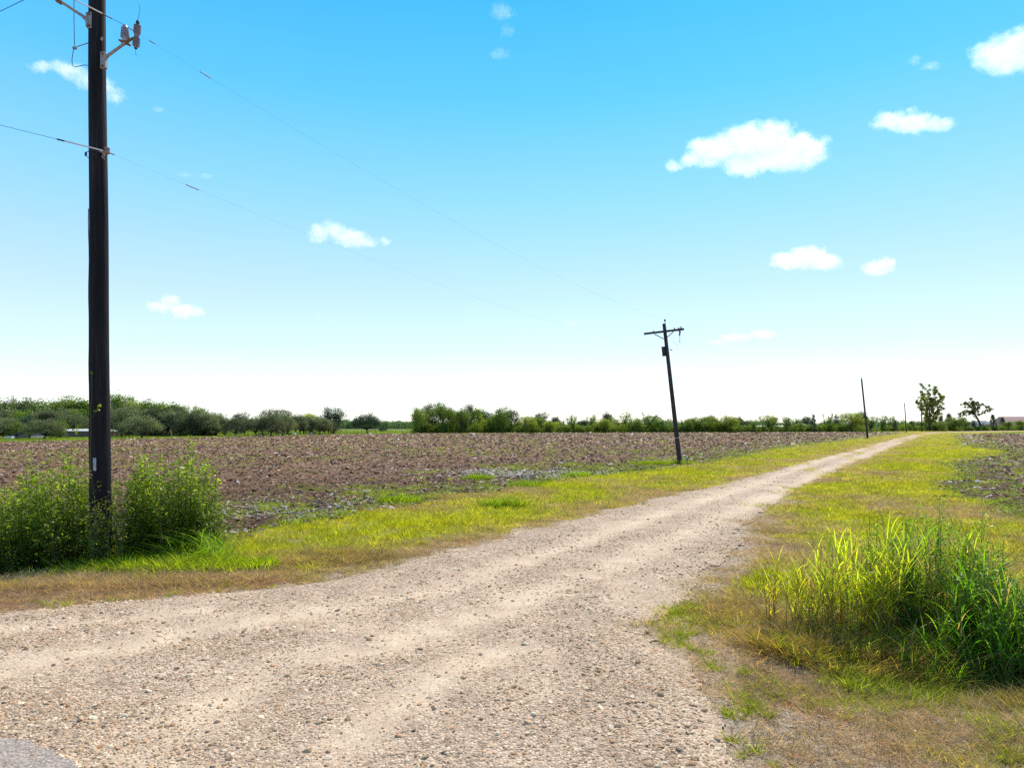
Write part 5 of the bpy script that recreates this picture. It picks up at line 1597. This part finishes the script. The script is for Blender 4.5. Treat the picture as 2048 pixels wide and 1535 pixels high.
# a far pale tracery: thin antenna masts
# ------------------------------------------------------------------ clouds
def cloud(blobs, Y, label, dens=0.02, seed=0, thick=0.55, noise_amp=0.68):
    """a real volume: a lumpy closed hull filled with noisy vapour"""
    s = Y / F
    q = random.Random(seed)
    bm = bmesh.new()
    cs = []
    xs = [b[0] for b in blobs]; ys = [b[1] for b in blobs]
    org = W(sum(xs) / len(xs), sum(ys) / len(ys), Y)
    for (x, y, rx, ry) in blobs:
        rx, ry = rx * 1.15, ry * 1.18
        c = W(x, y, Y) - org
        r = Vector((rx * s, max(rx, ry) * s * thick, ry * s))
        c.y += q.uniform(-.25, .25) * r.y
        cs.append((c, r))
        t = bmesh.new()
        bmesh.ops.create_icosphere(t, subdivisions=3, radius=1.0)
        for v in t.verts: v.co = Vector((v.co.x * r.x, v.co.y * r.y, v.co.z * r.z)) * 1.30 + c
        tm = bpy.data.meshes.new("t"); t.to_mesh(tm); t.free(); bm.from_mesh(tm); bpy.data.meshes.remove(tm)
    me = bpy.data.meshes.new("cloud"); bm.to_mesh(me); bm.free()
    o = bpy.data.objects.new("cloud", me); o.location = org
    col.objects.link(o)
    rm = o.modifiers.new("union", 'REMESH'); rm.mode = 'VOXEL'
    rm.voxel_size = max(r.z for c, r in cs) * 0.16
    tag(o, label, "cloud")
    m = bpy.data.materials.new("cloud_vapour"); m.use_nodes = True
    nt = m.node_tree; N, L = nt.nodes, nt.links
    N.remove(N["Principled BSDF"])
    vol = N.new("ShaderNodeVolumeScatter") 
    vol.inputs["Color"].default_value = (0.955, 0.955, 0.965, 1)
    vol.inputs["Anisotropy"].default_value = 0.35
    tcn = N.new("ShaderNodeTexCoord")
    acc = None
    rr0 = max(r.z for c, r in cs)
    nw = noise(nt, 1.1 / rr0, 3, 0.55, tcn.outputs["Object"])
    wv = N.new("ShaderNodeVectorMath"); wv.operation = 'MULTIPLY_ADD'
    L.new(nw.outputs["Color"], wv.inputs[0]); wv.inputs[1].default_value = (rr0 * 0.9, rr0 * 0.9, rr0 * 0.9)
    wv.inputs[2].default_value = (-rr0 * 0.45, -rr0 * 0.45, -rr0 * 0.45)
    wa = N.new("ShaderNodeVectorMath"); wa.operation = 'ADD'
    L.new(tcn.outputs["Object"], wa.inputs[0]); L.new(wv.outputs[0], wa.inputs[1])
    for c, r in cs:
        mp = N.new("ShaderNodeMapping"); mp.vector_type = 'TEXTURE'
        mp.inputs["Location"].default_value = c; mp.inputs["Scale"].default_value = r
        L.new(wa.outputs[0], mp.inputs[0])
        dt = N.new("ShaderNodeVectorMath"); dt.operation = 'DOT_PRODUCT'
        L.new(mp.outputs[0], dt.inputs[0]); L.new(mp.outputs[0], dt.inputs[1])
        ml = N.new("ShaderNodeMath"); ml.operation = 'MULTIPLY_ADD'; ml.inputs[1].default_value = -1; ml.inputs[2].default_value = 1.0
        L.new(dt.outputs["Value"], ml.inputs[0])
        if acc is None: acc = ml.outputs[0]
        else:
            mm = N.new("ShaderNodeMath"); mm.operation = 'SMOOTH_MAX'; mm.inputs[2].default_value = 0.35
            L.new(acc, mm.inputs[0]); L.new(ml.outputs[0], mm.inputs[1]); acc = mm.outputs[0]
    rr_ = max(r.z for c, r in cs)
    nz = noise(nt, 1.7 / rr_, 8, 0.66, tcn.outputs["Object"])
    nz.inputs["Distortion"].default_value = 0.3
    a1 = N.new("ShaderNodeMath"); a1.operation = 'MULTIPLY_ADD'
    L.new(nz.outputs[0], a1.inputs[0]); a1.inputs[1].default_value = noise_amp * 3.2; a1.inputs[2].default_value = -noise_amp * 1.75
    a2 = N.new("ShaderNodeMath"); a2.operation = 'ADD'; L.new(acc, a2.inputs[0]); L.new(a1.outputs[0], a2.inputs[1])
    mr = N.new("ShaderNodeMapRange"); mr.interpolation_type = 'SMOOTHSTEP'
    mr.inputs["From Min"].default_value = 0.0; mr.inputs["From Max"].default_value = 1.25
    mr.inputs["To Max"].default_value = dens
    L.new(a2.outputs[0], mr.inputs[0])
    L.new(mr.outputs[0], vol.inputs["Density"])
    L.new(vol.outputs[0], N["Material Output"].inputs["Volume"])
    m.cycles.volume_step_rate = 1.0
    me.materials.append(m)
    return o
CY = 3000
cloud([(1425, 303, 55, 28), (1500, 278, 62, 36), (1545, 270, 48, 30), (1570, 310, 75, 34), (1615, 292, 45, 28), (1500, 325, 60, 24), (1385, 318, 30, 18), (1350, 333, 24, 12)], CY, "largest white cloud, right of centre high in the sky", 0.022, 1)
cloud([(1785, 240, 40, 20), (1830, 243, 50, 20), (1870, 252, 36, 14), (1822, 222, 14, 8)], CY, "flat white cloud near the right, above the largest cloud's level", 0.018, 2)
cloud([(2010, 112, 62, 36), (2045, 82, 42, 30), (1975, 110, 36, 26), (2075, 110, 45, 34)], CY, "white cloud cut off by the right edge near the top", 0.018, 3)
cloud([(1580, 522, 44, 17), (1615, 514, 44, 22), (1650, 524, 36, 17)], CY, "oval white cloud low on the right, left of a smaller one", 0.030, 4)
cloud([(1755, 536, 32, 15), (1775, 527, 22, 16)], CY, "small white cloud low on the right, beside the oval one", 0.034, 5)
cloud([(640, 466, 28, 19), (665, 458, 28, 18), (700, 475, 38, 19), (730, 485, 28, 12), (770, 482, 12, 9)], CY, "puffy white cloud left of centre with a wire crossing it", 0.024, 6)
cloud([(318, 614, 26, 11), (342, 604, 22, 17), (368, 622, 30, 15), (398, 624, 14, 9)], CY, "small white cloud low on the left, right of the near pole", 0.045, 7)
cloud([(88, 135, 34, 9), (120, 133, 32, 13), (150, 146, 34, 17), (180, 160, 34, 19), (205, 175, 30, 19), (230, 192, 24, 20)], CY, "slanting streaky cloud passing behind the tall near pole", 0.016, 8, noise_amp=0.6)
cloud([(1830, 120, 14, 12), (1862, 133, 22, 8)], CY, "tiny faint wisp left of the cloud at the top right", 0.006, 9, noise_amp=0.7)
cloud([(1525, 668, 34, 11), (1470, 675, 36, 8), (1437, 684, 22, 6)], CY, "thin faint cloud low right of the leaning pole", 0.014, 10)
cloud([(370, 350, 18, 5), (412, 352, 18, 6)], CY, "tiny faint wisp beside the lower wire's sleeve", 0.006, 11, noise_amp=0.7)
cloud([(316, 219, 14, 7)], CY, "tiny faint wisp right of the slanting streaky cloud", 0.008, 12, noise_amp=0.6)
cloud([(1005, 25, 28, 18), (1015, 60, 18, 14), (1000, 108, 26, 10)], CY, "very faint patch of cloud at the top centre", 0.0035, 13, noise_amp=0.6)
cloud([(1142, 646, 20, 9)], CY, "faint small cloud left of the leaning pole's top", 0.006, 14)
cloud([(634, 635, 10, 7), (662, 643, 10, 4)], CY, "faint tiny cloud below the puffy left-centre cloud", 0.008, 15)
